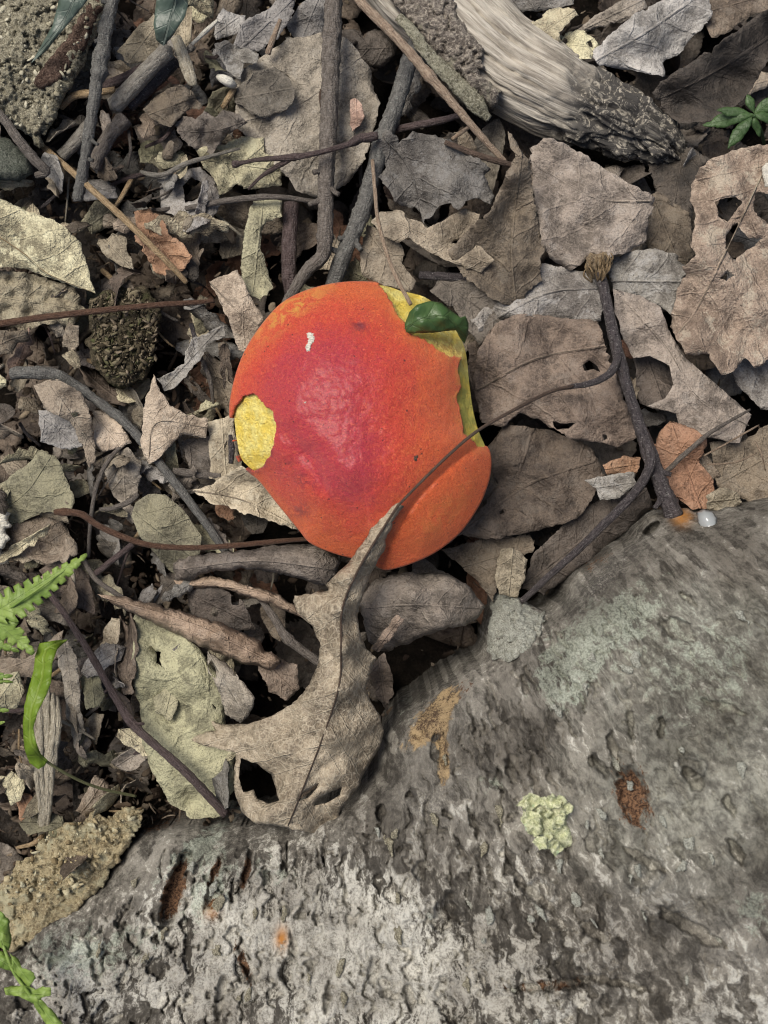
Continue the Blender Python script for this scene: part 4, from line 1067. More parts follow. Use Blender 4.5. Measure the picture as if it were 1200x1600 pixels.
# right of the mushroom
dead('large flat grey-brown leaf with a small round hole right of the mushroom', 'brown', [(738, 590), (748, 545), (775, 505), (810, 490), (870, 495), (935, 503), (952, 560), (975, 620), (1000, 680), (966, 698), (936, 692), (890, 684), (862, 668), (842, 655), (812, 645), (785, 668), (752, 660)],
     [(740, 600, 2), (800, 520, 5), (900, 520, 6), (960, 600, 7), (985, 680, 5), (900, 660, 8), (820, 600, 7), (770, 650, 3)], holes=[[(942, 681), (948, 679), (950, 685), (945, 689)], [(862, 658), (880, 662), (900, 660), (888, 670), (870, 672)], [(910, 570), (920, 563), (934, 572), (938, 582), (926, 576), (914, 580)]],
     mid=[(745, 610), (840, 560), (950, 540)], vein=55, amp=2.2, step=6, rib=1.3)
dead('dark brown leaf with a pale lower edge under the grey-brown leaf', 'brown', [(760, 700), (790, 662), (862, 672), (925, 700), (945, 740), (925, 780), (900, 812), (850, 826), (780, 842), (725, 838), (700, 834), (748, 800), (778, 760)],
     [(790, 690, 1), (860, 700, -2), (930, 740, 0), (880, 810, 1), (760, 830, 2), (715, 834, 1), (800, 770, -3)], vein=50, amp=2, mid=[(720, 835), (820, 760), (930, 720)], holes=[[(780, 800), (785, 796), (788, 802), (783, 805)]])
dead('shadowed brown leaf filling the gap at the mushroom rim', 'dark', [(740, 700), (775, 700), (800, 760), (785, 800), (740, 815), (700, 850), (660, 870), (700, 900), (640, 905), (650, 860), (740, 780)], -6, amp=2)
dead('grey veined leaf under the broken end of the dark twig', 'grey', [(805, 425), (850, 412), (890, 420), (930, 430), (945, 470), (940, 502), (880, 498), (812, 494), (770, 500), (745, 520), (735, 500), (770, 470)],
     [(810, 430, 4), (900, 440, 5), (930, 490, 4), (760, 500, 2)], mid=[(940, 450), (850, 460), (745, 515)], vein=45, rib=1.1, amp=2)
dead('smooth tan-grey lobed leaf right of the dark twig', 'greybrown', [(958, 452), (1000, 462), (1032, 480), (1048, 522), (1072, 560), (1102, 586), (1142, 620), (1174, 648), (1155, 692), (1100, 682), (1062, 668), (1056, 646), (1012, 634), (1040, 622), (1052, 600), (1046, 572), (1016, 556), (990, 560), (974, 530), (962, 490)],
     [(965, 460, 5), (1030, 500, 7), (1060, 560, 6), (1090, 620, 5), (1160, 660, 3), (1070, 660, 3), (1000, 545, 3)], mid=[(1170, 665), (1090, 620), (1040, 540), (970, 460)], vein=70, amp=1.8, rib=1.0, rag=1.0)
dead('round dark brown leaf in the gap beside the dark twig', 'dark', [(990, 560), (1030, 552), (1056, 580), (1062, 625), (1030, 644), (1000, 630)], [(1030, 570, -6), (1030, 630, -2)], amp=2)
dead('big tan leaf full of ragged holes', 'holed', [(1230, 215), (1191, 228), (1167, 228), (1140, 238), (1112, 247), (1095, 264), (1078, 290), (1079, 312), (1087, 338), (1084, 360), (1077, 384), (1087, 398), (1071, 415), (1060, 450), (1050, 490), (1047, 510), (1058, 530), (1073, 552), (1090, 556), (1108, 552), (1118, 572), (1128, 585), (1142, 583), (1155, 570), (1166, 560), (1180, 575), (1200, 560), (1262, 560), (1280, 380)],
     [(1180, 240, 12), (1090, 290, 9), (1085, 360, 13), (1060, 450, 10), (1050, 505, 9), (1120, 560, 10), (1190, 540, 8), (1130, 320, 15), (1110, 420, 17), (1180, 400, 11), (1240, 400, 10)],
     holes=[[(1118, 316), (1132, 308), (1150, 309), (1160, 316), (1148, 332), (1138, 345), (1124, 336)], [(1132, 368), (1150, 350), (1170, 372), (1192, 372), (1180, 384), (1160, 396), (1148, 408), (1134, 392)], [(1124, 436), (1138, 424), (1146, 428), (1134, 440)], [(1180, 300), (1215, 305), (1240, 340), (1200, 350), (1176, 330)]],
     mid=[(1205, 240), (1150, 360), (1090, 480), (1060, 520)], vein=44, amp=2.6, rag=2.8, step=6, crinkle=0.5, rib=1.6)
dead('smooth grey leaf showing under the holey tan leaf', 'grey', [(1140, 400), (1180, 420), (1260, 440), (1270, 640), (1190, 640), (1150, 600), (1120, 520)], [(1160, 420, 2), (1200, 600, -2)], vein=60, mid=[(1140, 430), (1260, 560)])
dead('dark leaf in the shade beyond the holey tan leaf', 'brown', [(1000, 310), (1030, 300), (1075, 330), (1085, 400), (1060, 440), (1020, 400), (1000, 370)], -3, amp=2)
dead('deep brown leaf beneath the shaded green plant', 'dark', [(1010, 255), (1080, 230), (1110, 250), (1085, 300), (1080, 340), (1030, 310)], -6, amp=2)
dead('flat mottled grey leaf touching the rotten branch end', 'greybrown', [(828, 232), (850, 215), (880, 222), (920, 248), (960, 272), (990, 290), (1023, 308), (1014, 345), (1010, 376), (985, 392), (950, 402), (925, 396), (893, 424), (858, 404), (846, 380), (842, 340), (832, 290)],
     [(840, 240, 6), (930, 300, 9), (1015, 315, 9), (950, 390, 7), (870, 400, 4)], mid=[(1020, 315), (930, 310), (840, 260)], vein=48, amp=2.2, rib=1.0)
dead('grey leaf piece with a straight vein below the mottled leaf', 'grey', [(945, 408), (985, 394), (1015, 388), (1055, 396), (1076, 420), (1062, 450), (1052, 492), (1005, 466), (958, 452)], [(960, 420, 2), (1050, 410, 4), (1040, 480, 2)], mid=[(955, 440), (1065, 440)], vein=46, rib=1.2)
dead('rusty brown leaf under the lower fork of the dark twig', 'rust', [(1046, 658), (1078, 668), (1103, 682), (1104, 698), (1093, 722), (1116, 750), (1118, 795), (1080, 796), (1050, 770), (1028, 730), (1020, 690)], [(1050, 665, 3), (1095, 690, 4), (1100, 780, 1), (1040, 740, 0)], rib=0.9, mid=[(1095, 795), (1075, 740), (1050, 665)], vein=40)
dead('pale curled scrap at the upper edge of the log', 'tan', [(1106, 772), (1128, 760), (1152, 768), (1160, 788), (1130, 800), (1105, 796)], [(1130, 765, 7), (1130, 795, 2)], step=5)
dead('pale grey wedge-shaped scrap beside the twig fork', 'grey', [(914, 750), (950, 742), (988, 738), (996, 756), (966, 778), (938, 782), (930, 764)], [(920, 750, 6), (985, 745, 6), (945, 776, 4)], step=5, amp=0.6, curl=0)
dead('orange-brown scrap above the grey wedge', 'rust', [(940, 726), (975, 712), (1000, 716), (998, 738), (950, 742)], 1.0, step=5)
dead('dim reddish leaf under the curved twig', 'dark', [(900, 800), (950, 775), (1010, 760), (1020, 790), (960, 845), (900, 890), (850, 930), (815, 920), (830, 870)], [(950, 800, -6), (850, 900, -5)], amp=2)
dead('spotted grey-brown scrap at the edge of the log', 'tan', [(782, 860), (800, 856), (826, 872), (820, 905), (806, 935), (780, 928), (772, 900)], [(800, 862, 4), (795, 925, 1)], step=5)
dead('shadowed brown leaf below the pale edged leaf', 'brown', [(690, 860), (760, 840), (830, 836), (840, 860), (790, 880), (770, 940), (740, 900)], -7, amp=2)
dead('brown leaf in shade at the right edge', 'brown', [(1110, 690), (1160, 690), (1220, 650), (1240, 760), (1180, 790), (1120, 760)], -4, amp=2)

# above the mushroom
dead('silvery grey leaf with torn toothed edge above the mushroom', 'grey', [(602, 202), (613, 210), (622, 224), (643, 206), (672, 210), (697, 217), (726, 232), (750, 250), (767, 264), (757, 272), (764, 292), (773, 307), (766, 320), (740, 308), (728, 314), (717, 329), (704, 318), (687, 320), (676, 336), (660, 347), (650, 328), (630, 322), (614, 313), (611, 300), (591, 278), (602, 260), (594, 238), (588, 222)],
     [(602, 210, 13), (640, 250, 8), (650, 330, 5), (700, 230, 12), (765, 270, 14), (710, 290, 13), (765, 315, 10), (600, 280, 8), (625, 225, 9)], mid=[(600, 215), (640, 265), (660, 340)], vein=34, amp=1.6, rag=2.2, rib=1.2, step=5)
dead('upright folded grey-brown leaf standing on its edge', 'brown', [(792, 205), (800, 212), (812, 234), (828, 250), (831, 288), (838, 335), (853, 388), (844, 404), (846, 440), (822, 462), (806, 480), (772, 470), (742, 446), (715, 420), (700, 392), (712, 380), (742, 352), (766, 330), (780, 298), (794, 266), (806, 246), (797, 226)],
     [(795, 210, 20), (815, 245, 22), (796, 268, 21), (768, 330, 18), (705, 386, 10), (825, 290, 13), (800, 330, 9), (845, 390, 7), (830, 440, 6), (770, 420, 6), (806, 478, 4), (730, 410, 7)], mid=[(806, 478), (800, 380), (815, 240)], vein=44, amp=1.6, step=5)
dead('mottled yellowish leaf curving round the dark gap', 'tan', [(580, 345), (594, 332), (622, 330), (650, 345), (668, 357), (700, 340), (726, 326), (750, 336), (742, 356), (706, 382), (752, 384), (772, 407), (752, 426), (712, 413), (668, 392), (640, 372), (622, 378), (600, 372)],
     [(590, 345, 6), (640, 355, 9), (700, 360, 9), (740, 335, 10), (760, 405, 8), (700, 400, 7)], mid=[(760, 410), (690, 380), (620, 350), (585, 345)], vein=30, amp=1.2, step=5)
dead('pale tan leaf piece right above the cap', 'tan', [(572, 352), (600, 360), (624, 378), (634, 398), (626, 412), (638, 425), (650, 440), (640, 456), (610, 448), (585, 440), (566, 430), (562, 390)], [(590, 370, 3), (600, 430, 1), (645, 445, 0)], mid=[(575, 360), (640, 450)], vein=36)
dead('dull grey leaf below the standing leaf', 'greybrown', [(686, 437), (720, 432), (760, 436), (806, 446), (812, 474), (800, 500), (780, 520), (750, 540), (735, 520), (715, 490), (690, 470), (672, 455)], [(690, 445, 3), (800, 460, 4), (740, 500, 1)], mid=[(690, 440), (790, 510)], vein=40, rib=1.0)
dead('shaded brown leaf behind the green leaf tip', 'brown', [(730, 540), (760, 520), (790, 505), (800, 530), (770, 570), (745, 620), (735, 590)], -2, amp=2)

# upper right
dead('blue-grey leaf behind the bleached branch', 'blue', [(924, 85), (950, 56), (990, 22), (1040, -2), (1104, -30), (1112, 26), (1084, 56), (1058, 88), (1036, 98), (1040, 120), (1004, 112), (962, 106), (936, 102)],
     [(930, 90, 2), (1000, 50, 6), (1100, 0, 3), (1060, 80, -3), (1030, 115, 1)], mid=[(930, 95), (1010, 50), (1110, -20)], vein=50, amp=2, rib=0.9)
dead('large dark brown leaf with a bright curved rim in the corner', 'dark', [(1032, 128), (1062, 108), (1100, 88), (1140, 56), (1175, 30), (1215, 4), (1240, 60), (1200, 96), (1180, 130), (1160, 160), (1110, 190), (1060, 192), (1030, 168), (1020, 145)],
     [(1062, 108, 9), (1140, 56, 12), (1210, 8, 13), (1150, 130, -2), (1060, 170, -3), (1220, 70, 2)], mid=[(1040, 150), (1120, 110), (1230, 40)], vein=60, amp=1.5, curl=1.0, curlw=5, rib=1.0)
dead('brown leaf tucked in the far upper corner', 'brown', [(1100, -30), (1240, -40), (1240, 20), (1180, 20), (1140, 50), (1110, 60), (1098, 20)], -4, amp=2)
dead('yellow-tan leaf with a jagged hole by the branch', 'mould', [(814, 56), (835, 30), (860, 14), (892, 10), (904, 22), (884, 40), (872, 50), (876, 66), (862, 78), (838, 66)], [(830, 50, 3), (890, 18, 5)], step=5, vein=30)
dead('small yellow-tan leaf scrap by the branch', 'mould', [(872, 72), (884, 52), (904, 46), (930, 58), (936, 72), (924, 92), (900, 92), (880, 86)], [(880, 70, 2), (930, 70, 3)], step=5, holes=[[(880, 66), (884, 60), (887, 66), (883, 72)], [(918, 66), (924, 64), (926, 74), (920, 72)]])
dead('slanting brown leaf strip behind the yellow scraps', 'greybrown', [(900, 46), (930, 26), (965, 4), (1000, -16), (1010, 12), (990, 26), (950, 38), (915, 52)], [(905, 45, 0), (990, 5, 4)], step=5)
dead('grey leaf edge at the top behind the branch', 'grey', [(770, -30), (840, -40), (905, -30), (895, 6), (850, 16), (815, 18), (790, 2)], -2, amp=2)

# upper left
dead('broad grey-brown speckled leaf flat beneath the upright stick', 'greybrown', [(362, 128), (392, 100), (420, 82), (450, 60), (500, 52), (545, 60), (580, 110), (590, 180), (570, 250), (540, 290), (500, 310), (462, 296), (436, 262), (420, 242), (398, 230), (372, 200)],
     [(370, 140, 1), (450, 80, 3), (500, 180, 2), (430, 200, 4), (560, 130, 0), (540, 270, -1)], mid=[(560, 90), (470, 160), (375, 190)], vein=54, amp=2.2, rag=2.4)
dead('brown rounded leaf lobe lying on the speckled leaf', 'greybrown', [(368, 140), (400, 110), (430, 105), (455, 125), (462, 150), (448, 172), (415, 185), (385, 172), (368, 160)], [(380, 145, 5), (430, 120, 7), (440, 165, 6)], step=5, amp=1.2, vein=44)
dead('blue-grey spotted leaf under the top edge', 'blue', [(364, 72), (378, 36), (420, 14), (446, -20), (462, -10), (456, 30), (432, 60), (404, 80), (382, 76)], [(380, 70, 4), (440, 10, 6)], step=5, vein=50)
dead('ash grey leaf beside the upright stick at the top', 'blue', [(446, 40), (470, 8), (500, -20), (514, 10), (504, 60), (470, 72)], [(460, 50, 1), (500, 0, 3)], step=5)
dead('small curled grey leaf with a dark mouth', 'grey', [(334, 70), (352, 62), (372, 72), (404, 84), (402, 98), (380, 100), (376, 124), (362, 118), (346, 98)], [(340, 72, 7), (400, 90, 9), (370, 118, 4), (365, 85, 3)], step=4, amp=1)
dead('scalloped brown leaf left of the speckled leaf', 'greybrown', [(274, 192), (288, 180), (306, 186), (318, 174), (336, 184), (350, 172), (372, 178), (386, 190), (366, 204), (346, 222), (332, 240), (310, 236), (296, 226), (280, 212)],
     [(280, 195, 5), (330, 190, 9), (380, 190, 10), (320, 235, 4)], step=4, amp=1.8, wl=30, vein=22, rib=0.8, mid=[(384, 190), (330, 205), (280, 205)])
dead('mouldy yellow-grey leaf under the forked twig', 'mould', [(306, 232), (345, 226), (380, 214), (412, 214), (414, 240), (440, 250), (440, 290), (400, 296), (372, 290), (344, 306), (336, 280), (318, 262)], [(320, 240, 2), (400, 230, 4), (430, 280, 1), (345, 300, 0)], step=5, amp=1.6, wl=30)
dead('pinkish flake on the speckled leaf between two sticks', 'pink', [(548, 156), (556, 153), (566, 166), (569, 182), (563, 196), (551, 203), (547, 186)], [(548, 160, 5), (568, 180, 6), (552, 200, 4)], step=4, amp=0.4, curl=0)
dead('grey curled leaf ring in the dark hollow', 'grey', [(250, 290), (280, 268), (312, 262), (336, 282), (346, 318), (330, 345), (296, 362), (262, 362), (258, 350), (290, 342), (252, 330)], [(260, 290, -4), (335, 300, 0), (300, 355, 3), (260, 355, 2)], holes=[[(286, 290), (300, 276), (316, 286), (312, 308), (290, 318)]], step=5)
dead('brown crumpled leaf between the hollow stem and the dark hollow', 'brown', [(222, 172), (250, 145), (280, 132), (300, 140), (316, 165), (300, 172), (282, 182), (268, 198), (246, 192), (232, 182)], [(230, 172, 3), (290, 140, 9), (300, 170, 5)], step=5, amp=2, wl=30)
dead('tan leaf above the hollow stem', 'tan', [(182, 80), (200, 62), (222, 36), (240, 22), (252, 50), (248, 85), (230, 96), (206, 98)], [(190, 80, 2), (240, 40, 5)], step=5)
dead('rusty torn leaf pierced by the yellow straw', 'rust', [(210, 332), (233, 325), (252, 338), (258, 350), (262, 364), (284, 380), (301, 402), (288, 422), (262, 437), (240, 424), (230, 400), (216, 376)], [(215, 335, 3), (250, 360, 5), (295, 400, 4), (260, 430, 2)], step=5, amp=1.6, wl=30, rag=2.6, vein=26)
mould = dead('mouldy cream leaf with a pale midrib at the left edge', 'mould', [(-40, 300), (0, 311), (44, 331), (84, 344), (117, 366), (129, 390), (140, 424), (150, 458), (116, 448), (74, 432), (40, 420), (0, 418), (-40, 420)],
     [(0, 330, 6), (80, 350, 8), (145, 450, 6), (60, 420, 5), (-30, 380, 4)], mid=[(-40, 345), (40, 398), (75, 428), (148, 458)], vein=50, amp=1.6, rib=1.6, rag=2.2, ribmat=TM['straw'])
dead('crumbled pale leaf under the mouldy cream leaf', 'mould', [(-30, 425), (20, 422), (74, 434), (118, 452), (134, 486), (112, 512), (70, 505), (40, 520), (10, 510), (-30, 500)], [(20, 440, 0), (110, 470, 2), (50, 500, -1)], amp=2.2, wl=24, step=5)
dead('tan veined pointed leaf touching the left of the cap', 'tan', [(326, 441), (350, 430), (371, 421), (384, 450), (398, 474), (412, 496), (405, 512), (394, 534), (382, 552), (372, 546), (358, 504), (344, 470)],
     [(330, 440, 7), (372, 425, 8), (408, 500, 9), (378, 545, 6), (365, 480, 10)], mid=[(328, 441), (365, 480), (404, 508)], vein=30, rib=1.2, step=5, amp=0.8)
dead('grey-green lobed leaf above the cap', 'olive', [(396, 312), (440, 312), (440, 338), (418, 346), (408, 362), (408, 392), (418, 420), (428, 452), (405, 470), (376, 452), (378, 400), (384, 350)], [(415, 315, 4), (395, 370, 5), (390, 450, 3)], step=5, amp=1.2)
dead('twisted grey ribbon leaf left of the cap', 'grey', [(246, 592), (268, 582), (286, 568), (294, 545), (300, 530), (322, 518), (350, 508), (354, 524), (324, 540), (312, 562), (290, 590), (272, 606), (256, 612)], [(250, 598, 4), (290, 560, 8), (305, 545, 6), (350, 515, 5)], step=4, amp=1, curl=1.5, curlw=6)
dead('tan pointed leaf lying over the bent stick', 'tan', [(240, 586), (250, 610), (264, 632), (290, 647), (326, 655), (323, 686), (286, 677), (262, 700), (250, 716), (232, 724), (220, 700), (224, 640)],
     [(242, 590, 9), (250, 640, 11), (320, 668, 8), (230, 715, 8)], mid=[(232, 720), (245, 660), (325, 668)], vein=26, step=4.5, amp=1.4, rib=0.9)
dead('grey-brown leaf wedge below the tan pointed leaf', 'greybrown', [(282, 690), (325, 680), (360, 690), (362, 740), (330, 752), (300, 740)], [(300, 700, 0), (350, 720, 2)], step=5)
dead('tan leaf plate under the left rim of the cap', 'tan', [(326, 660), (362, 650), (372, 700), (380, 740), (350, 756), (328, 748)], [(330, 680, 4), (370, 720, 3)], step=5, amp=0.8)
dead('dry curled tan leaf poking from under the cap', 'tan', [(302, 766), (330, 756), (352, 742), (378, 727), (405, 745), (440, 790), (478, 832), (440, 820), (400, 806), (366, 796), (326, 784)],
     [(303, 766, 9), (378, 728, 12), (380, 765, 6), (400, 800, 10), (470, 830, 8), (430, 790, 7)], mid=[(303, 767), (380, 782), (476, 831)], vein=30, rib=1.3, step=5, curl=1.2, curlw=6)
dead('smooth cupped tan leaf above the brown stalk', 'olive', [(205, 806), (212, 785), (232, 772), (258, 772), (286, 796), (316, 838), (312, 866), (290, 880), (280, 902), (262, 890), (244, 866), (218, 838)], [(215, 800, 4), (250, 800, 10), (300, 850, 6), (265, 890, 1)], step=5, amp=0.6, rag=0.6, mid=[(210, 800), (300, 870)])
dead('large dull olive leaf at the left under the stalk', 'olive', [(-30, 772), (30, 735), (62, 706), (88, 712), (100, 740), (116, 776), (110, 806), (64, 800), (24, 822), (-30, 840)], [(60, 715, 2), (100, 780, 5), (0, 800, 1)], mid=[(-20, 810), (40, 770), (80, 712)], vein=28, rib=1.0, amp=1.4)
dead('dark brown leaf with fine veins below the olive leaf', 'brown', [(5, 830), (50, 805), (95, 810), (118, 850), (100, 890), (60, 880), (20, 860)], [(30, 830, -1), (100, 860, -3)], vein=22, rib=0.7)
dead('brown leaf by the fern tip', 'brown', [(60, 890), (105, 870), (140, 900), (150, 960), (120, 950), (80, 920)], -4, amp=1.5)
dead('pale silvery scrap beneath the bent stick', 'blue', [(60, 642), (92, 640), (116, 668), (130, 698), (96, 702), (64, 690)], [(70, 650, 6), (110, 690, 4)], step=4, amp=0.6, curl=0)
dead('pale torn leaf under the lichened stick end', 'tan', [(52, 600), (90, 592), (122, 608), (140, 640), (146, 680), (150, 720), (140, 734), (130, 700), (110, 660), (70, 640)], [(60, 605, 10), (100, 596, 13), (120, 630, 9), (145, 725, 5)], step=4.5, holes=[[(112, 646), (120, 644), (124, 650), (116, 653)]], amp=1.4)
dead('brown leaf pieces under the bent stick', 'tan', [(146, 640), (180, 650), (205, 690), (190, 700), (160, 706), (145, 690)], [(150, 650, 1), (195, 690, 3)], step=5)
dead('curled grey-brown leaf below the stalk hook', 'greybrown', [(160, 715), (200, 700), (222, 722), (214, 770), (190, 790), (170, 760)], [(165, 720, -2), (215, 730, 3), (190, 785, -2)], step=5, amp=2)
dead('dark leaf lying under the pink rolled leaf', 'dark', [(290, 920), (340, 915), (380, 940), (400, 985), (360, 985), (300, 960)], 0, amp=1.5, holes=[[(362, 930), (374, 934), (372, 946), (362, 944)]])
dead('brown leaf curled in the hollow left of the draped leaf', 'brown', [(400, 1035), (440, 1030), (466, 1040), (468, 1075), (450, 1095), (420, 1080)], [(410, 1040, 4), (460, 1060, 2)], step=5, amp=2)
dead('thin grey leaf standing left of the olive leaf', 'olive', [(125, 1060), (138, 1030), (155, 1050), (165, 1090), (155, 1105), (135, 1108)], [(130, 1040, 1), (155, 1100, 4)], step=4)
dead('grey tongue-shaped leaf near the twisted green leaf', 'greybrown', [(85, 1010), (110, 1000), (122, 1040), (126, 1100), (132, 1140), (118, 1168), (104, 1120), (98, 1060)], [(95, 1015, 5), (125, 1120, 1)], step=4)
dead('tan leaf flat beneath the fern', 'tan', [(-20, 1025), (40, 1030), (100, 985), (90, 1030), (50, 1060), (-20, 1060)], 0, amp=1.5)
dead('pale broken leaf left of the fibrous wood', 'mould', [(-20, 1055), (30, 1050), (38, 1080), (25, 1110), (-20, 1110)], 3, amp=1.5, step=5)
dead('reddish-brown leaf in the hollow by the fibrous wood', 'rust', [(20, 1235), (48, 1240), (62, 1270), (56, 1300), (30, 1280)], -3, step=5)

# ------------------------------------------------------------------ sticks and stalks
def stick(label, mat, path, name='twig', cat='twig', **k):
    return tag(tube(name, path, TM[mat], **k), label, cat)
stick('thick upright grey stick above the cap, bent at its foot', 'grey', [(524, -40, 12, 13), (520, 30, 12, 13.5), (517, 95, 11, 14), (515, 160, 10, 13.5), (512, 230, 10, 13), (509, 290, 9, 12.5), (508, 350, 8, 12), (504, 398, 7, 11), (482, 420, 6, 10), (458, 455, 5, 8), (436, 490, 2, 5)], lump=0.16, nodes=[(0.17, 0.16, 7), (0.24, 0.12, 5), (0.46, 0.12, 6), (0.74, 0.2, 7)], ring=20, stubs=3)
stick('bluish-grey stick leaning beside the upright stick', 'blue', [(660, 40, 3, 12), (640, 95, 5, 13), (618, 165, 6, 13), (596, 225, 7, 13), (578, 290, 6, 13), (560, 345, 5, 13), (536, 400, 3, 13), (516, 460, -2, 13)], lump=0.14, nodes=[(0.45, 0.15, 6), (0.7, 0.12, 6)], ring=20, stubs=4)
stick('dull purple stick in the gap behind the upright stick', 'purple', [(456, 318, -4, 12), (452, 380, -3, 12), (452, 430, -4, 12), (458, 470, -8, 11)], lump=0.1, ring=16)
stick('long tan stalk with broken skin leaning across the top', 'pinkstraw', [(540, -30, 22, 7), (565, 5, 22, 7), (620, 60, 21, 7.5), (665, 112, 19, 7.5), (715, 170, 16, 6.5), (760, 222, 12, 5.5), (790, 254, 9, 4)], lump=0.18, nodes=[(0.52, 0.35, 9)], name='dry_stalk', cat='stalk', ring=12)
tw = stick('thin forked reddish-black twig lying across the upright stick', 'purple', [(364, 257, 9, 5), (380, 254, 10, 3.2), (408, 249, 12, 3.6), (455, 246, 15, 5), (500, 238, 16.5, 4.2), (545, 225, 16, 4.6), (562, 217, 14, 7), (590, 212, 13, 6.5)], lump=0.2, nodes=[(0.02, 0.4, 5), (0.4, 0.3, 6), (0.84, 0.2, 6)])
tube('side_twig', [(456, 247, 15, 4.5), (430, 262, 11, 4), (408, 276, 8, 3), (388, 296, 6, 2)], TM['purple'], parent=tw, lump=0.2)
stick('thin bent stem hooked over the cap edge', 'pinkstraw', [(582, 250, 11, 3), (586, 300, 14, 3), (591, 345, 20, 3), (606, 400, 27, 3), (622, 438, 31, 3.2), (642, 476, 33, 3.2)], lump=0.15, name='dry_stalk', cat='stalk')
stick('brown thin stem crossing the dark gap above the cap', 'grey', [(290, 326, 2, 4), (340, 316, 4, 5), (395, 309, 6, 5), (440, 308, 7, 4), (500, 316, 5, 3.5)], lump=0.15)
stick('pale curved leaf stalk in the dark hollow', 'hollow', [(220, 268, 0, 2.5), (236, 273, 2, 4), (258, 272, 4, 4), (290, 256, 5, 4), (330, 244, 5, 3), (375, 232, 5, 2)], lump=0.1)
stick('dark knobbly twig standing over the hollow stem', 'blue', [(182, -30, 16, 9), (174, 10, 17, 10), (164, 50, 17, 10), (160, 82, 16, 11), (152, 125, 15, 10), (146, 165, 14, 9), (138, 215, 12, 8), (130, 265, 9, 8.5), (122, 312, 5, 9)], lump=0.25, nodes=[(0.22, 0.2, 8), (0.34, 0.3, 8), (0.42, 0.3, 7), (0.7, 0.15, 6)], ring=18, stubs=4)
hs_ = stick('hollow grey stem with an open cut end', 'hollow', [(262, 78, 9, 13), (238, 102, 8, 13), (210, 132, 6, 13.5), (178, 166, 4, 14)], lump=0.06, ring=22, name='hollow_stem', cat='stem', capdepth=-0.6, nodes=[(0.03, 0.06, 5)])
stick('dark stick lying beside the hollow stem', 'dark', [(276, 92, 2, 11), (240, 128, 1, 11), (200, 166, 0, 11)], lump=0.08, ring=16)
stick('reddish stem crossing behind the hollow stem', 'purple', [(228, 104, 3, 8), (195, 122, 3, 8), (162, 136, 2, 8)], lump=0.08)
stick('pale straw lying behind the dark knobbly twig', 'straw', [(180, 140, 4, 5), (145, 146, 5, 6), (115, 150, 4, 6), (95, 168, 2, 5)], lump=0.1, name='straw', cat='straw')
stick('stout brown stub under the dark knobbly twig', 'grey', [(196, 184, 2, 14), (176, 206, 2, 12), (158, 236, 1, 11), (148, 262, -1, 11)], lump=0.22, ring=16)
stick('hollow stem foot below the dark knobbly twig', 'hollow', [(140, 196, 2, 11), (120, 220, 1, 11), (96, 244, 0, 10)], lump=0.1)
stick('grey twig leaning on the bark slab at the left edge', 'grey', [(-20, 160, 14, 7), (6, 186, 14, 7), (30, 220, 13, 8), (55, 250, 11, 8), (72, 268, 9, 7), (56, 274, 8, 5)], lump=0.14)
stick('long yellow straw piercing the rusty leaf', 'straw', [(66, 228, 2, 4.5), (110, 266, 6, 5), (150, 302, 8, 5), (196, 344, 9, 5.5), (236, 384, 9, 5), (262, 410, 8, 4.5), (292, 442, 5, 4)], lump=0.14, name='straw', cat='straw')
stick('straight reddish-brown stalk level across the left', 'red', [(-40, 512, 13, 5.5), (60, 497, 14, 5.5), (150, 486, 14, 5), (240, 477, 13, 4.6), (300, 473, 11, 4.2), (335, 470, 9, 3)], lump=0.08, name='dry_stalk', cat='stalk')
stick('bent stick with a pale lichened end', 'blue', [(18, 584, 7, 9), (50, 582, 8, 9.5), (88, 586, 7, 9), (118, 602, 5, 8), (150, 625, 5, 7.5), (190, 655, 5, 7.5), (225, 692, 5, 7), (255, 730, 6, 7), (290, 776, 6, 7), (322, 818, 5, 6.5), (352, 862, 3, 6)], lump=0.2, nodes=[(0.1, 0.15, 10), (0.52, 0.2, 8)], ring=16, stubs=3)
stick('grey side twig meeting the bent stick', 'grey', [(270, 736, 4, 6), (305, 740, 3, 7), (345, 744, 2, 7)], lump=0.14)
stick('brown hooked leaf stalk below the cupped leaf', 'red', [(86, 800, 16, 4.5), (104, 800, 17, 5.5), (128, 804, 17, 5.5), (152, 820, 16, 5), (190, 838, 16, 5), (236, 852, 16, 4.6), (300, 856, 16, 4.4), (370, 852, 15, 4.4), (430, 846, 14, 4), (486, 842, 11, 3)], lump=0.12, nodes=[(0.03, 0.25, 8)], name='leaf_stalk', cat='stalk')
stick('thin grey curved stem under the hooked stalk', 'grey', [(198, 690, 2, 3), (172, 716, 3, 3.4), (152, 756, 3, 3.4), (142, 810, 2, 3.2), (138, 870, -2, 3)], lump=0.12)
stick('short brown stem left of the cupped leaf', 'grey', [(156, 796, 3, 3), (176, 794, 4, 4), (202, 784, 4, 4.4), (216, 772, 3, 4)], lump=0.12)
stick('reddish twig stub under the hooked stalk', 'purple', [(150, 896, 0, 5), (180, 872, 3, 5), (208, 850, 5, 5)], lump=0.1)
stick('long dark twig slanting past the olive leaf to the log', 'purple', [(60, 905, 6, 5), (100, 958, 8, 5), (140, 1020, 10, 5.5), (176, 1082, 10, 6), (205, 1128, 10, 7.5), (240, 1162, 10, 6.5), (290, 1206, 9, 7), (352, 1272, 3, 7)], lump=0.14, ring=14, stubs=3)
stick('thin dark stem between fern and pink rolled leaf', 'grey', [(128, 870, -2, 4), (150, 905, 0, 4), (185, 930, 2, 4), (215, 950, 3, 3)], lump=0.14)
stick('grey twig in the hollow beside the draped leaf', 'grey', [(404, 930, 2, 5), (428, 965, 3, 6), (452, 1000, 3, 7), (506, 1040, 0, 7)], lump=0.16, nodes=[(0.55, 0.3, 8)])
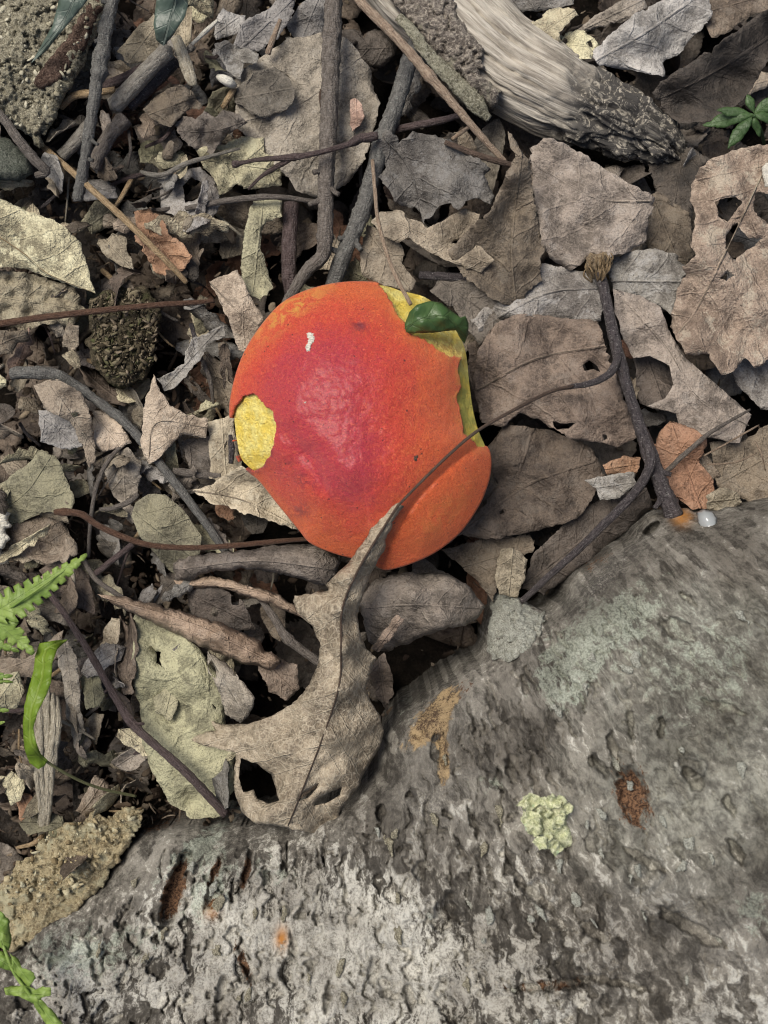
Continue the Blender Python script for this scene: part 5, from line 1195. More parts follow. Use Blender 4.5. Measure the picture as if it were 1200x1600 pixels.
dk = stick('dark white-flecked branching twig standing by the log', 'dark', [(934, 418, 8, 9), (942, 446, 10, 8.5), (952, 492, 12, 8.5), (964, 545, 13, 9), (978, 598, 13, 8.5), (994, 648, 12, 9), (1012, 700, 11, 11), (1030, 750, 11, 12), (1054, 806, 9, 15)], lump=0.16, ring=18, nodes=[(0.38, 0.16, 12), (0.74, 0.14, 14)], stubs=2)
tube('side_twig', [(1008, 684, 12, 7), (1017, 716, 15, 7.5), (1008, 746, 15, 7.5), (985, 778, 13, 7), (945, 818, 11, 6.5), (900, 862, 8, 6), (858, 900, 5, 5.5), (815, 940, 1, 5)], TM['dark'], parent=dk, lump=0.14, ring=16)
tube('side_twig', [(967, 556, 14, 6.5), (957, 578, 17, 6.5), (940, 592, 19, 5.5), (918, 600, 19.5, 5), (893, 604, 19, 3.6), (876, 608, 18, 2.4)], TM['dark'], parent=dk, lump=0.18, ring=14)
fib = TM['straw']
tw_end = crust_piece('broken_end', [(914, 404), (922, 394), (934, 396), (946, 392), (955, 402), (954, 416), (948, 430), (938, 436), (926, 430), (916, 420)], lambda x, y: 7.0, crust_mat('torn_fibre', (0.20, 0.14, 0.09), (0.40, 0.30, 0.19), (0.56, 0.47, 0.33), 6, 1.5), dk, 5, 2.6, 2.4, 2.4, down=5)
for k in range(26):
    r_ = random.Random(900 + k); x = 914 + r_.random() * 40; y = 392 + r_.random() * 30
    tube('splinter', [(x, y, 12 + r_.random() * 3, 0.9), (x + r_.uniform(-2, 6), y + 9, 12 + r_.random() * 2, 1.6), (x * 0.5 + 936 * 0.5, y + 20, 10.5, 1.2)], fib, parent=dk, ring=6, step=3, lump=0.2)
stick('thin hairy rootlet right of the dark twig', 'grey', [(1040, 738, 4, 4), (1075, 705, 7, 4), (1110, 676, 8, 3.4), (1140, 658, 7, 2.6), (1172, 640, 5, 2)], lump=0.2)
for k, (a, b, c) in enumerate((((1100, 712), (1130, 696), (1150, 684)), ((1105, 726), (1150, 722), (1182, 708)), ((1140, 690), (1172, 672), (1186, 664)), ((1180, 690), (1190, 710), (1196, 735)))):
    stick('fine pale root hair right of the rusty leaf', 'pinkstraw', [(*a, 5, 1.4), (*b, 7, 1.6), (*c, 5, 1.0)], name='rootlet', cat='root', ring=6, lump=0.2)['group'] = 'fine pale root hairs'
stick('pale splintered wood sliver by the hollow stem', 'palewood', [(274, 58, 6, 8), (286, 88, 7, 10), (298, 122, 6, 9), (306, 134, 5, 4)], lump=0.2, flat=0.5, name='wood_sliver', cat='wood')
stick('thin white splinter under the top edge', 'white', [(300, 69, 10, 2.5), (318, 52, 11, 3.5), (340, 32, 11, 3)], lump=0.12, name='wood_sliver', cat='wood')
stick('small white fungus knob beside the speckled leaf', 'white', [(341, 120, 6, 4), (348, 123, 8, 7), (358, 128, 8, 8), (366, 134, 5, 5)], lump=0.15, name='small_fungus', cat='fungus')
stick('tan stub under the white fungus knob', 'straw', [(366, 138, 4, 4.5), (358, 152, 4, 5), (348, 168, 2, 4)], lump=0.15)
stick('dark thin twig across the gap above the silvery leaf', 'purple', [(604, 206, 2, 5), (650, 196, 6, 6), (690, 188, 7, 5.5), (726, 178, 6, 4)], lump=0.14)
stick('pale thin stem under the tan stalk', 'pinkstraw', [(706, 218, 6, 3), (722, 206, 6, 3.4), (734, 198, 6, 3)], lump=0.1)
stick('brown flat stem under the standing leaf', 'petiole', [(695, 222, 13, 4), (735, 238, 13, 5), (770, 250, 12, 5), (800, 258, 10, 4)], lump=0.12)
stick('dark wet twig in the gap above the cap', 'dark', [(655, 430, 0, 6), (690, 432, 1, 7), (728, 434, 2, 7), (760, 432, 1, 5)], lump=0.12)
stick('black splinter under the left rim of the cap', 'dark', [(360, 680, 6, 3), (362, 700, 7, 5), (361, 724, 6, 4)], lump=0.2)
stick('fine reddish stem above the dark hollow', 'petiole', [(520, 245, 4, 2.5), (500, 150, 7, 2.5), (512, 140, 7, 2)], lump=0.1)
stick('short dry stalk stub by the curled grey leaf', 'pinkstraw', [(438, 30, 10, 3), (430, 52, 9, 4), (418, 84, 6, 5)], lump=0.2)

# ------------------------------------------------------------------ bark slab, clod, rotten wood
def lump_z(c, h, r):
    return lambda x, y: h * math.exp(-((x - c[0]) ** 2 + (y - c[1]) ** 2) / r ** 2)
slab = crust_piece('bark_slab', [(-60, -60), (176, -60), (168, 0), (158, 40), (138, 78), (132, 102), (112, 132), (96, 160), (86, 188), (72, 204), (62, 232), (46, 214), (24, 196), (2, 178), (-20, 172), (-60, 180)], lambda x, y: 4 + 5 * math.exp(-((x + y * 0.6 - 100) / 70) ** 2) + 1.5 * math.sin(x * 0.05 + y * 0.02), BARK_PALE, None, 4.0, 2.6, 3.4, 1.5, down=14, plates=19)
crumb_cover(slab, [(-60, -60), (160, -60), (140, 60), (100, 130), (70, 190), (40, 200), (-60, 170)], lambda x, y: 8 + 5 * math.exp(-((x + y * 0.6 - 100) / 70) ** 2) + 1.5 * math.sin(x * 0.05 + y * 0.02), 350, [(0.20, 0.18, 0.13), (0.34, 0.31, 0.22), (0.50, 0.47, 0.35), (0.62, 0.58, 0.45)], (1.2, 8), 0.5, 3)
tag(slab, 'pale crusty bark slab with a brown strip in the corner', 'bark')
bz = lambda x, y: 8.6 + 5 * math.exp(-((x + y * 0.6 - 100) / 70) ** 2)
st_ = crust_piece('inner_bark', [(150, -10), (162, 8), (146, 44), (138, 66), (118, 96), (92, 130), (62, 140), (52, 130), (66, 106), (92, 74), (118, 36)], bz, BARK_BROWN, slab, 1.2, 4, 2.6, 1.0, down=5)
tag(st_, 'exposed dark brown inner bark strip')
clod = crust_piece('soil_clod', [(138, 500), (142, 468), (166, 452), (200, 446), (228, 452), (248, 476), (246, 520), (244, 560), (228, 592), (196, 606), (166, 598), (146, 570), (136, 536)], lambda x, y: 1 + 6 * math.exp(-((x - 192) ** 2 + (y - 525) ** 2) / 60 ** 2),
                   crust_mat('mossy_soil', (0.055, 0.048, 0.028), (0.135, 0.115, 0.075), (0.27, 0.215, 0.145), 6, 1.6, (0.10, 0.10, 0.048)), None, 3, 3.0, 4, 2.4, down=14)
crumb_cover(clod, [(140, 470), (200, 448), (246, 480), (244, 560), (200, 604), (150, 570)], lambda x, y: 3.6 + 6 * math.exp(-((x - 192) ** 2 + (y - 525) ** 2) / 60 ** 2), 700, [(0.04, 0.03, 0.018), (0.09, 0.075, 0.045), (0.16, 0.13, 0.085), (0.26, 0.21, 0.15), (0.08, 0.085, 0.035)], (1.5, 11), 2.0, 4, (0.1, 0.5))
tag(clod, 'crumbly mossy brown clod beneath the level stalk', 'soil clod')
rot = crust_piece('rotten_wood', [(-10, 1392), (14, 1372), (26, 1346), (52, 1340), (58, 1312), (86, 1306), (100, 1286), (130, 1290), (146, 1270), (176, 1276), (196, 1260), (224, 1266), (220, 1290), (206, 1318), (184, 1350), (160, 1384), (130, 1410), (100, 1440), (62, 1464), (20, 1486), (-20, 1470), (-30, 1430)],
                  lambda x, y: -2 + 5 * math.exp(-((x - 110) ** 2 + (y - 1350) ** 2) / 90 ** 2), ROT_TAN, None, 2, 2.8, 6, 1.4, down=16, plates=24)
crumb_cover(rot, [(6, 1380), (60, 1310), (120, 1284), (216, 1268), (180, 1320), (120, 1390), (60, 1432), (10, 1420)], lambda x, y: 1.0 + 5 * math.exp(-((x - 110) ** 2 + (y - 1350) ** 2) / 90 ** 2), 220, [(0.20, 0.15, 0.08), (0.38, 0.31, 0.18), (0.55, 0.48, 0.31), (0.48, 0.46, 0.33)], (1.2, 8), 0.8, 6)
tag(rot, 'crumbly yellow-tan rotten wood at the end of the log', 'rotten wood')
fw = empty('fibrous_wood', 76, 1200, -20)
tag(fw, 'pale fibrous splintered wood standing below the twisted green leaf', 'wood')
for k in range(11):
    r_ = random.Random(1200 + k); x = 52 + k * 3.6; x1 = 60 + k * 1.2 + r_.uniform(-3, 3)
    tube('wood_fibre', [(x + r_.uniform(-3, 3), 1060 + abs(k - 6) * 9 + r_.uniform(-8, 8), 6 + r_.random() * 2, 3.5), (x + r_.uniform(-4, 4), 1130, 7 + r_.random() * 3, 5.5), (x * 0.7 + x1 * 0.3, 1200, 6 + r_.random() * 2, 5), (x1 + 4, 1262, 3, 4), (x1, 1290 + r_.random() * 24, -3, 2)], TM['palewood'], parent=fw, lump=0.35, ring=9, step=5)
mossy = crust_piece('stone', [(-50, 200), (-10, 206), (22, 222), (44, 246), (52, 272), (30, 284), (0, 282), (-50, 290)], lambda x, y: 2 + 3 * math.exp(-((x + 5) ** 2 + (y - 245) ** 2) / 50 ** 2), crust_mat('mossy_stone', (0.075, 0.085, 0.068), (0.13, 0.14, 0.115), (0.2, 0.21, 0.175), 4), None, 4, 4, 1.0, 0.6, down=14)
tag(mossy, 'dull green-grey stone under the twig at the left edge', 'stone')
crumb_p = crust_piece('fungus_crumb', [(477, 521), (484, 518), (491, 520), (493, 528), (490, 536), (486, 541), (485, 549), (478, 549), (475, 543), (480, 537), (481, 530)], lambda x, y: zcap(x, y) + 0.2, TM['white'], None, 1.4, 1.8, 1.2, 0.7, down=1.4)
tag(crumb_p, 'small ragged cream crumb on the upper left of the cap', 'crumb')
crumb_q = crust_piece('fungus_crumb', [(473, 627), (478, 625), (481, 630), (476, 634)], lambda x, y: zcap(x, y) + 0.15, TM['white'], None, 0.8, 2, 0.8, 0.4, down=0.8)
tag(crumb_q, 'tiny white speck on the crimson middle of the cap', 'crumb')
crumb_r = crust_piece('dirt_crumb', [(644, 712), (652, 708), (657, 714), (654, 722), (647, 722)], lambda x, y: zcap(x, y) + 0.15, TM['petiole'], None, 0.8, 2.2, 1.2, 0.6, down=0.8)
tag(crumb_r, 'small brown dirt crumb on the right of the cap', 'crumb')
crumb_s = crust_piece('dirt_crumb', [(510, 760), (515, 758), (517, 764), (512, 769)], lambda x, y: zcap(x, y) + 0.15, TM['dark'], None, 0.7, 2, 0.8, 0.4, down=0.8)
tag(crumb_s, 'tiny black dirt crumb on the lower cap', 'crumb')
rg = random.Random(77)
for k, (gx_, gy_) in enumerate([(468, 462), (452, 478), (455, 520), (640, 590), (655, 545), (450, 765), (480, 790), (545, 800), (600, 720), (430, 600), (575, 640), (520, 830), (690, 640), (700, 790), (620, 840), (505, 690)]):
    s_ = rg.uniform(1.6, 3.2)
    pts = [(gx_ + math.cos(q * 1.05) * s_ * rg.uniform(0.6, 1.3), gy_ + math.sin(q * 1.05) * s_ * rg.uniform(0.6, 1.3)) for q in range(6)]
    o_ = crust_piece('dirt_crumb', pts, lambda x, y: zcap(x, y) + 0.1, TM['petiole'], None, 0.5, 2, 0.4, 0.3, down=0.8)
    tag(o_, 'pinhead speck of brown grit stuck to the cap', 'crumb', 'specks of grit on the cap')
wf = crust_piece('white_fungus', [(-14, 800), (4, 798), (16, 802), (12, 812), (18, 820), (8, 828), (14, 842), (6, 858), (-14, 862)], lambda x, y: 5.0, TM['white'], None, 2, 3, 2.5, 1.2, down=5)
tag(wf, 'frilly white fungus crust at the left edge', 'fungus')
wc = crust_piece('white_chip', [(1190, 262), (1198, 254), (1216, 256), (1214, 292), (1196, 292), (1192, 280)], lambda x, y: 12.5, TM['white'], None, 1, 3, 1.5, 0.4, down=2)
tag(wc, 'white chip on the holey tan leaf', 'chip')

# ------------------------------------------------------------------ green plants
gl = blade('green_leaf', [(632, 508), (640, 488), (652, 476), (672, 470), (690, 474), (708, 488), (719, 496), (727, 494), (732, 506), (731, 524), (726, 537), (719, 528), (712, 516), (690, 518), (664, 521), (640, 521), (634, 518)],
           [(634, 512, 35), (652, 482, 38.5), (660, 505, 38), (690, 495, 38.5), (690, 517, 33.5), (640, 521, 34), (715, 500, 34.5), (730, 505, 30), (726, 534, 24), (664, 521, 34)], GM['green'], mid=[(632, 514), (665, 497), (700, 497), (728, 530)], rag=0.6, amp=0.4, curl=-0.8, curlw=5, vein=26, step=4, rib=0.9)
tag(gl, 'small dark green leaf bent over the eaten edge of the cap', 'leaf')

def toothed(p0, p1, w0, teeth, bend=0.0, depth=0.45, round_tip=True):
    """outline of one fern pinna: deep slanted teeth along both sides of a bent axis"""
    p0 = np.array(p0, float); p1 = np.array(p1, float); d = p1 - p0; L = np.hypot(*d); d /= L; n = np.array([-d[1], d[0]])
    ax = lambda t: p0 + d * L * t + n * bend * L * 4 * t * (1 - t)
    up = []; dn = []
    for k in range(teeth):
        t0 = k / teeth; t1 = (k + 0.75) / teeth; t2 = (k + 1.0) / teeth
        w = lambda t: w0 * (1 - t) ** 0.75 * min(1, 0.55 + 3 * t)
        for tt, ww in ((t0 + 0.02, w(t0) * (1 - depth)), ((t0 + t1) / 2, w(t0) * 0.9), (t1 + 0.25 / teeth, w(t1)), (t2 + 0.02 / teeth, w(t2) * (1 - depth))):
            up.append(ax(min(tt, 1)) + n * ww); dn.append(ax(min(tt, 1)) - n * ww)
    return [tuple(q) for q in up] + [tuple(p1)] + [tuple(q) for q in dn[::-1]]
fern = empty('fern', -30, 1000, -24)
tag(fern, 'bright green fern frond reaching in above the twisted leaf', 'fern')
tube('frond_stalk', [(-60, 1120, -10, 3), (-40, 1040, 20, 3), (-20, 985, 34, 3), (10, 955, 38, 2.6), (60, 920, 41, 1.6), (128, 872, 40, 0.8)], GM['lime'], parent=fern, ring=8, lump=0.05)
for p0, p1, w0, tn, z0, z1, bd in (((-15, 962), (136, 866), 34, 11, 38, 41, 0.03), ((-10, 970), (52, 1022), 26, 5, 36, 37, -0.05), ((-22, 1000), (30, 1018), 12, 4, 34, 35, 0.0), ((-40, 1050), (20, 1056), 12, 4, 28, 30, 0.05), ((-40, 1068), (20, 1066), 9, 4, 27, 29, -0.05), ((-40, 1100), (14, 1110), 12, 4, 22, 26, 0.05), ((-40, 1140), (8, 1128), 9, 4, 16, 22, 0.0), ((-40, 930), (-6, 900), 14, 4, 34, 36, 0)):
    blade('pinna', toothed(p0, p1, w0, tn, bd), [(*p0, z0), (*p1, z1)], GM['lime'], mid=[p0, ((p0[0] + p1[0]) / 2, (p0[1] + p1[1]) / 2), p1], parent=fern, rag=0.5, amp=0.9, wl=30, curl=-0.6, curlw=6, vein=w0 * 0.4, step=4, fold=0.12)
tl = blade('twisted_leaf', [(106, 999), (84, 1001), (62, 1005), (56, 1022), (52, 1050), (44, 1078), (38, 1104), (36, 1135), (38, 1168), (46, 1192), (60, 1202), (70, 1196), (75, 1188), (64, 1178), (56, 1160), (52, 1138), (58, 1114), (72, 1088), (80, 1064), (82, 1034), (90, 1014)],
           [(105, 999, 30), (60, 1008, 33), (80, 1030, 38), (54, 1050, 34), (78, 1070, 40), (40, 1110, 36), (58, 1114, 40), (38, 1165, 34), (56, 1160, 38), (50, 1195, 30), (73, 1189, 28)], GM['lime2'], mid=[(74, 1190), (50, 1165), (48, 1115), (66, 1060), (72, 1015), (104, 1000)], rag=0.4, amp=0.4, curl=0, vein=30, step=4)
tag(tl, 'twisted lime green blade leaf on a thin stalk', 'leaf')
tube('stalk', [(70, 1188, 28, 2.4), (95, 1204, 24, 2.4), (130, 1222, 17, 2.4), (165, 1234, 10, 2.4), (212, 1244, 1, 2.4)], TM['stemgreen'], parent=tl, ring=8, lump=0.06)
lf = empty('fern', 10, 1590, -24)
tag(lf, 'green lobed fern leaf in front of the left end of the log', 'fern')
tube('frond_stalk', [(-30, 1400, 20, 2.6), (2, 1470, 30, 2.6), (22, 1520, 32, 2.6), (55, 1565, 32, 2.4), (110, 1640, 26, 2)], GM['lime'], parent=lf, ring=8, lump=0.06)
for poly, zz in (([(-20, 1410), (2, 1424), (14, 1440), (18, 1466), (14, 1486), (0, 1480), (-20, 1470)], 31), ([(-20, 1478), (6, 1488), (22, 1500), (26, 1520), (6, 1514), (-20, 1506)], 30), ([(16, 1490), (30, 1500), (36, 1512), (52, 1520), (56, 1528), (46, 1540), (34, 1538), (24, 1526)], 33),
                 ([(6, 1544), (20, 1540), (40, 1540), (56, 1546), (66, 1540), (80, 1544), (78, 1556), (64, 1560), (60, 1572), (40, 1562), (20, 1556), (8, 1556)], 33), ([(48, 1560), (66, 1562), (74, 1574), (90, 1586), (102, 1606), (96, 1630), (78, 1610), (62, 1584)], 31)):
    blade('pinna', poly, zz, GM['lime'], parent=lf, rag=1.6, amp=1.2, wl=24, curl=-0.6, curlw=6, vein=14, step=4)
for lab, poly, zz, md in (('narrow dusky green leaf lying over the bark slab', [(98, -30), (142, -20), (136, 2), (118, 24), (96, 50), (72, 80), (49, 99), (64, 72), (82, 40), (90, 10)], [(120, -10, 28), (90, 40, 24), (50, 98, 17)], [(125, -20), (98, 35), (50, 98)]),
                          ('dusky green leaf with pale veins above the hollow stem', [(248, -30), (292, -20), (294, 8), (288, 28), (270, 56), (256, 72), (244, 62), (240, 38), (244, 4)], [(270, -10, 22), (255, 70, 16), (290, 15, 19), (242, 40, 19)], [(282, -25), (266, 30), (255, 70)])):
    tag(blade('evergreen_leaf', poly, zz, GM['dusky'], mid=md, rag=0.4, amp=0.6, curl=-0.6, vein=26, step=5, rib=0.8), lab, 'leaf')
sp_ = empty('green_plant', 1180, 190, -24)
tag(sp_, 'shaded green seedling with pointed leaflets above the holey tan leaf', 'plant')
tube('stalk', [(1195, 230, -16, 3), (1188, 200, 0, 2.6), (1178, 180, 11, 2.4)], GM['shade'], parent=sp_, ring=8)
for tip, wd, zt in (((1136, 232), 13, 9), ((1098, 196), 14, 6), ((1120, 172), 10, 10), ((1216, 152), 13, 12), ((1186, 214), 8, 8), ((1226, 190), 13, 10), ((1168, 146), 9, 11)):
    b0 = np.array((1178.0, 178.0)); t_ = np.array(tip, float); d = (t_ - b0); n_ = np.array([-d[1], d[0]]) / np.hypot(*d) * 0.75
    pl = [b0, b0 + d * 0.3 + n_ * wd * 0.8, b0 + d * 0.6 + n_ * wd, b0 + d * 0.85 + n_ * wd * 0.5, t_, b0 + d * 0.85 - n_ * wd * 0.5, b0 + d * 0.6 - n_ * wd, b0 + d * 0.3 - n_ * wd * 0.8]
    blade('leaflet', pl, [(*b0, 11), (*tip, zt)], GM['shade'], mid=[b0, b0 + d * 0.5, t_], parent=sp_, rag=1.8, amp=0.8, curl=-0.8, vein=9, step=3.5, smooth=True)
# ------------------------------------------------------------------ the litter underneath: separate leaves, scraps and twigs
def local_leaf(kind, L, seed):
    rng = random.Random(seed)
    if kind == 'oak':
        k = rng.choice((2.5, 3.5)); Wd = L * rng.uniform(0.24, 0.32)
        w = lambda x: Wd * (0.3 + 0.7 * abs(math.sin(math.pi * (k * x + 0.1))) ** 0.8) * math.sin(math.pi * min(1, x * 0.93 + 0.05)) ** 0.6
    elif kind == 'ovate':
        Wd = L * rng.uniform(0.2, 0.3)
        w = lambda x: Wd * math.sin(math.pi * x ** 0.85) ** 0.9 * (1 + 0.05 * math.sin(x * 80))
    elif kind == 'strip':
        Wd = L * rng.uniform(0.08, 0.16)
        w = lambda x: Wd * (0.35 + 0.65 * math.sin(math.pi * x) ** 0.6) * (1 + 0.25 * math.sin(x * 23 + seed))
    else:
        w = None
    if w:
        xs = np.linspace(0.0, 1, 46)
        poly = [(x * L, w(x) * rng.uniform(0.93, 1.07) + 0.6) for x in xs] + [(x * L, -w(x) * rng.uniform(0.93, 1.07) - 0.6) for x in xs[::-1]]
        if kind != 'strip' and rng.random() < 0.5:                                # torn off tip
            cut = rng.uniform(0.55, 0.85) * L
            poly = [p if p[0] < cut else (cut + rng.uniform(-4, 6), p[1]) for p in poly]
    else:
        n = rng.randint(7, 11)
        poly = [(L / 2 + math.cos(a) * L / 2 * rng.uniform(0.55, 1.05), math.sin(a) * L * 0.32 * rng.uniform(0.5, 1.1)) for a in [2 * math.pi * i / n for i in range(n)]]
    return poly

def template(kind, L, seed, roll):
    rng = random.Random(seed * 3 + 1)
    poly = local_leaf(kind, L, seed)
    holes = []
    out = densify(poly, 4.2, 1.8, seed)
    V, F = fill_poly(out, holes, 8.5, seed)
    ym = np.abs(V[:, 1]).max()
    y = V[:, 1]; x = V[:, 0]
    z = 6 * pn(x / 60, y / 60, seed + 3) + 2.2 * fbm(x / 18, y / 18, seed + 4, 2) + rng.uniform(-0.1, 0.25) * np.abs(y)
    bend = rng.uniform(-0.004, 0.004)
    z = z + bend * (x - L / 2) ** 2 * 0.5
    if roll:
        R = ym / roll
        s = y / R
        y2 = R * np.sin(s); z = z * 0.4 + R * (1 - np.cos(s)) * rng.choice((1, -1)); y = y2
    if kind == 'strip':
        tw_ = (x - L / 2) / L * rng.uniform(-2.4, 2.4); y, z = y * np.cos(tw_) - z * np.sin(tw_), y * np.sin(tw_) + z * np.cos(tw_)
        z = z + rng.uniform(-0.006, 0.006) * (x - L / 2) ** 2
    P = np.stack([(x - L / 2) * K, y * K, z * K], -1)
    P[:, 2] -= P[:, 2].mean()
    uv = np.stack([V[:, 0] / 28, V[:, 1] / 28], -1)
    return P, F, uv

TEMPL = []
for i in range(45):
    kind = ['oak', 'ovate', 'scrap', 'scrap', 'strip'][i % 5]
    L = {'oak': 190, 'ovate': 150, 'scrap': 95, 'strip': 120}[kind] * random.uniform(0.75, 1.2)
    P, F, uv = template(kind, L, 500 + i * 11, random.choice((0, 0, 0.9, 1.6)))
    me_o = mesh_obj('leaf_form', P, F, LM['brown'], uv, origin=np.zeros(3))
    TEMPL.append((kind, me_o.data, L)); bpy.data.objects.remove(me_o)

MARKS = [(95, 100, 'by the bark slab'), (220, 130, 'by the hollow stem'), (300, 310, 'in the dark hollow'), (60, 380, 'by the mouldy cream leaf'), (190, 530, 'by the mossy clod'), (255, 400, 'by the rusty torn leaf'),
         (470, 150, 'by the upright stick'), (690, 280, 'by the silvery torn leaf'), (820, 100, 'by the bleached branch'), (1000, 50, 'by the blue-grey leaf'), (1150, 190, 'by the green seedling'), (1140, 420, 'by the holey tan leaf'),
         (960, 560, 'by the dark branching twig'), (1080, 720, 'by the rusty leaf at the twig fork'), (780, 700, 'by the bitten side of the mushroom'), (760, 900, 'between mushroom and log'), (480, 930, 'under the draped leaf'),
         (330, 620, 'by the twisted ribbon leaf'), (130, 640, 'by the bent stick'), (60, 770, 'by the dull olive leaf'), (240, 840, 'by the cupped leaf'), (40, 960, 'under the fern'), (90, 1150, 'by the fibrous wood'), (270, 1120, 'by the folded olive leaf'), (110, 1340, 'by the rotten wood'), (890, 350, 'by the mottled grey leaf'), (450, 380, 'just above the cap')]
def near_mark(px, py):
    return min(MARKS, key=lambda m: (m[0] - px) ** 2 + (m[1] - py) ** 2)[2]
WORD = {'dark': 'dark brown', 'brown': 'brown', 'greybrown': 'grey-brown', 'grey': 'grey', 'tan': 'tan', 'rust': 'rusty', 'olive': 'olive', 'blue': 'silvery', 'mould': 'mouldy cream', 'pink': 'pinkish'}
PLUR = {'oak': 'lobed leaves', 'ovate': 'oval leaves', 'scrap': 'leaf scraps', 'strip': 'curled leaf strips'}
SHAPE = {'oak': 'lobed leaf', 'ovate': 'pointed oval leaf', 'scrap': 'torn leaf scrap', 'strip': 'curled leaf strip'}
_logp = np.array(LOG_EDGE, float); _logd = densify(LOG_EDGE, 12, 0, 1)
def put(kind_i, px, py, z, mat, tilt=0.25, scale=1.0):
    kind, me, L = TEMPL[kind_i]
    o = bpy.data.objects.new({'scrap': 'leaf_scrap', 'strip': 'leaf_strip'}.get(kind, 'dead_leaf'), me)
    COL.objects.link(o)
    o.location = W(px, py, z)
    o.rotation_euler = (random.gauss(0, tilt), random.gauss(0, tilt), random.uniform(0, 2 * math.pi))
    o.scale = (scale, scale, scale)
    o.material_slots[0].link = 'OBJECT'; o.material_slots[0].material = LM[mat]
    md = o.modifiers.new('thickness', 'SOLIDIFY'); md.thickness = 0.0003; md.offset = 0
    wh = near_mark(px, py)
    tag(o, f'{WORD[mat]} {SHAPE[kind]} in the litter {wh}', 'leaf', f'{WORD[mat]} {PLUR[kind]} {wh}')
    return o
def clear_of_log(px, py, m):
    p = np.array([[px, py]], float)
    return (not inside(p, _logp)[0]) and np.hypot(_logd[:, 0] - px, _logd[:, 1] - py).min() > m
def choose(ws):
    return random.choices(list(ws), list(ws.values()))[0]
big = [i for i, t in enumerate(TEMPL) if t[0] in ('oak', 'ovate')]; small = [i for i, t in enumerate(TEMPL) if t[0] == 'scrap']; strips = [i for i, t in enumerate(TEMPL) if t[0] == 'strip']
FLOOR = []
MATS = ['dark', 'brown', 'greybrown', 'grey', 'rust', 'tan']
def floor_leaf(ki, px, py, z, mat, tilt, scale):
    me = TEMPL[ki][1]
    co_ = np.zeros(len(me.vertices) * 3, np.float32); me.vertices.foreach_get('co', co_)
    fi = np.zeros(len(me.loops), np.int32); me.loops.foreach_get('vertex_index', fi)
    ul = np.zeros(len(me.loops) * 2, np.float32); me.uv_layers[0].data.foreach_get('uv', ul)
    M4 = Matrix.LocRotScale(Vector(W(px, py, z)), __import__('mathutils').Euler((random.gauss(0, tilt), random.gauss(0, tilt), random.uniform(0, 6.283))), Vector((scale,) * 3))
    R3 = np.array(M4.to_3x3()); t3 = np.array(M4.translation)
    FLOOR.append((co_.reshape(-1, 3) @ R3.T + t3, fi.reshape(-1, 3), ul.reshape(-1, 2), MATS.index(mat)))
def build_floor():
    off = 0; Vs, Fs, Us, Ms = [], [], [], []
    for V, F, U, m in FLOOR:
        Vs.append(V); Fs.append(F + off); Us.append(U); Ms.append(np.full(len(F), m)); off += len(V)
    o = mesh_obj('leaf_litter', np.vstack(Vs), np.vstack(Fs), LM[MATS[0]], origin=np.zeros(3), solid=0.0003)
    me = o.data
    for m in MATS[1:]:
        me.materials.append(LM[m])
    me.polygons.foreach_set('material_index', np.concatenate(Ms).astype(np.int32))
    me.uv_layers.new(name='UVMap').data.foreach_set('uv', np.vstack(Us).astype(np.float32).ravel())
    tag(o, 'matted dark layer of buried dead leaves covering the soil', 'leaf litter', kind='stuff')
# a floor of large leaves, on a jittered grid so that nothing is left bare
for gx in range(-160, 1400, 92):
    for gy in range(-160, 1700, 92):
        px, py = gx + random.uniform(-40, 40), gy + random.uniform(-40, 40)
        if clear_of_log(px, py, 20):
            floor_leaf(random.choice(big), px, py, random.uniform(-35, -24), choose({'dark': 7, 'brown': 4, 'greybrown': 1.5, 'grey': .5, 'rust': .6}), 0.13, 1.0)  # mostly dark tones: decayed leaves, and gap shade put into the colour
# loose leaves over it
for k in range(150):
    px, py = random.uniform(-120, 1320), random.uniform(-120, 1400)
    if clear_of_log(px, py, 60):
        put(random.choice(big + small), px, py, random.uniform(-20, -8), choose({'dark': 2, 'brown': 4, 'greybrown': 5, 'grey': 3, 'tan': 2, 'olive': 1, 'rust': .6}), 0.22, random.uniform(0.7, 1.0))
# broken scraps, densest in the jumble on the left
for k in range(420):
    left = random.random() < 0.8
    px, py = (random.uniform(-60, 360), random.uniform(-60, 1330)) if left else (random.uniform(300, 1260), random.uniform(-60, 1000))
    if clear_of_log(px, py, 24):
        put(random.choice(small if random.random() < 0.62 else strips), px, py, random.uniform(-11, 4) if left else random.uniform(-14, -4), choose({'dark': 1.5, 'brown': 3, 'greybrown': 4, 'grey': 3, 'tan': 6, 'rust': .6, 'mould': 4.5 if left else 1, 'olive': 2, 'blue': 1.6, 'pink': .6}), 0.5, random.uniform(0.45, 1.1))
# the litter goes on outside the view
for k in range(420):
    px, py = random.uniform(-800, 2000), random.uniform(-800, 1900)
    if (-150 < px < 1350 and -150 < py < 1750) or not clear_of_log(px, py, 60):
        continue
    floor_leaf(random.choice(big), px, py, random.uniform(-28, -6), choose({'dark': 2, 'brown': 4, 'greybrown': 5, 'grey': 3, 'tan': 2}), 0.2, random.uniform(0.9, 1.5))
build_floor()
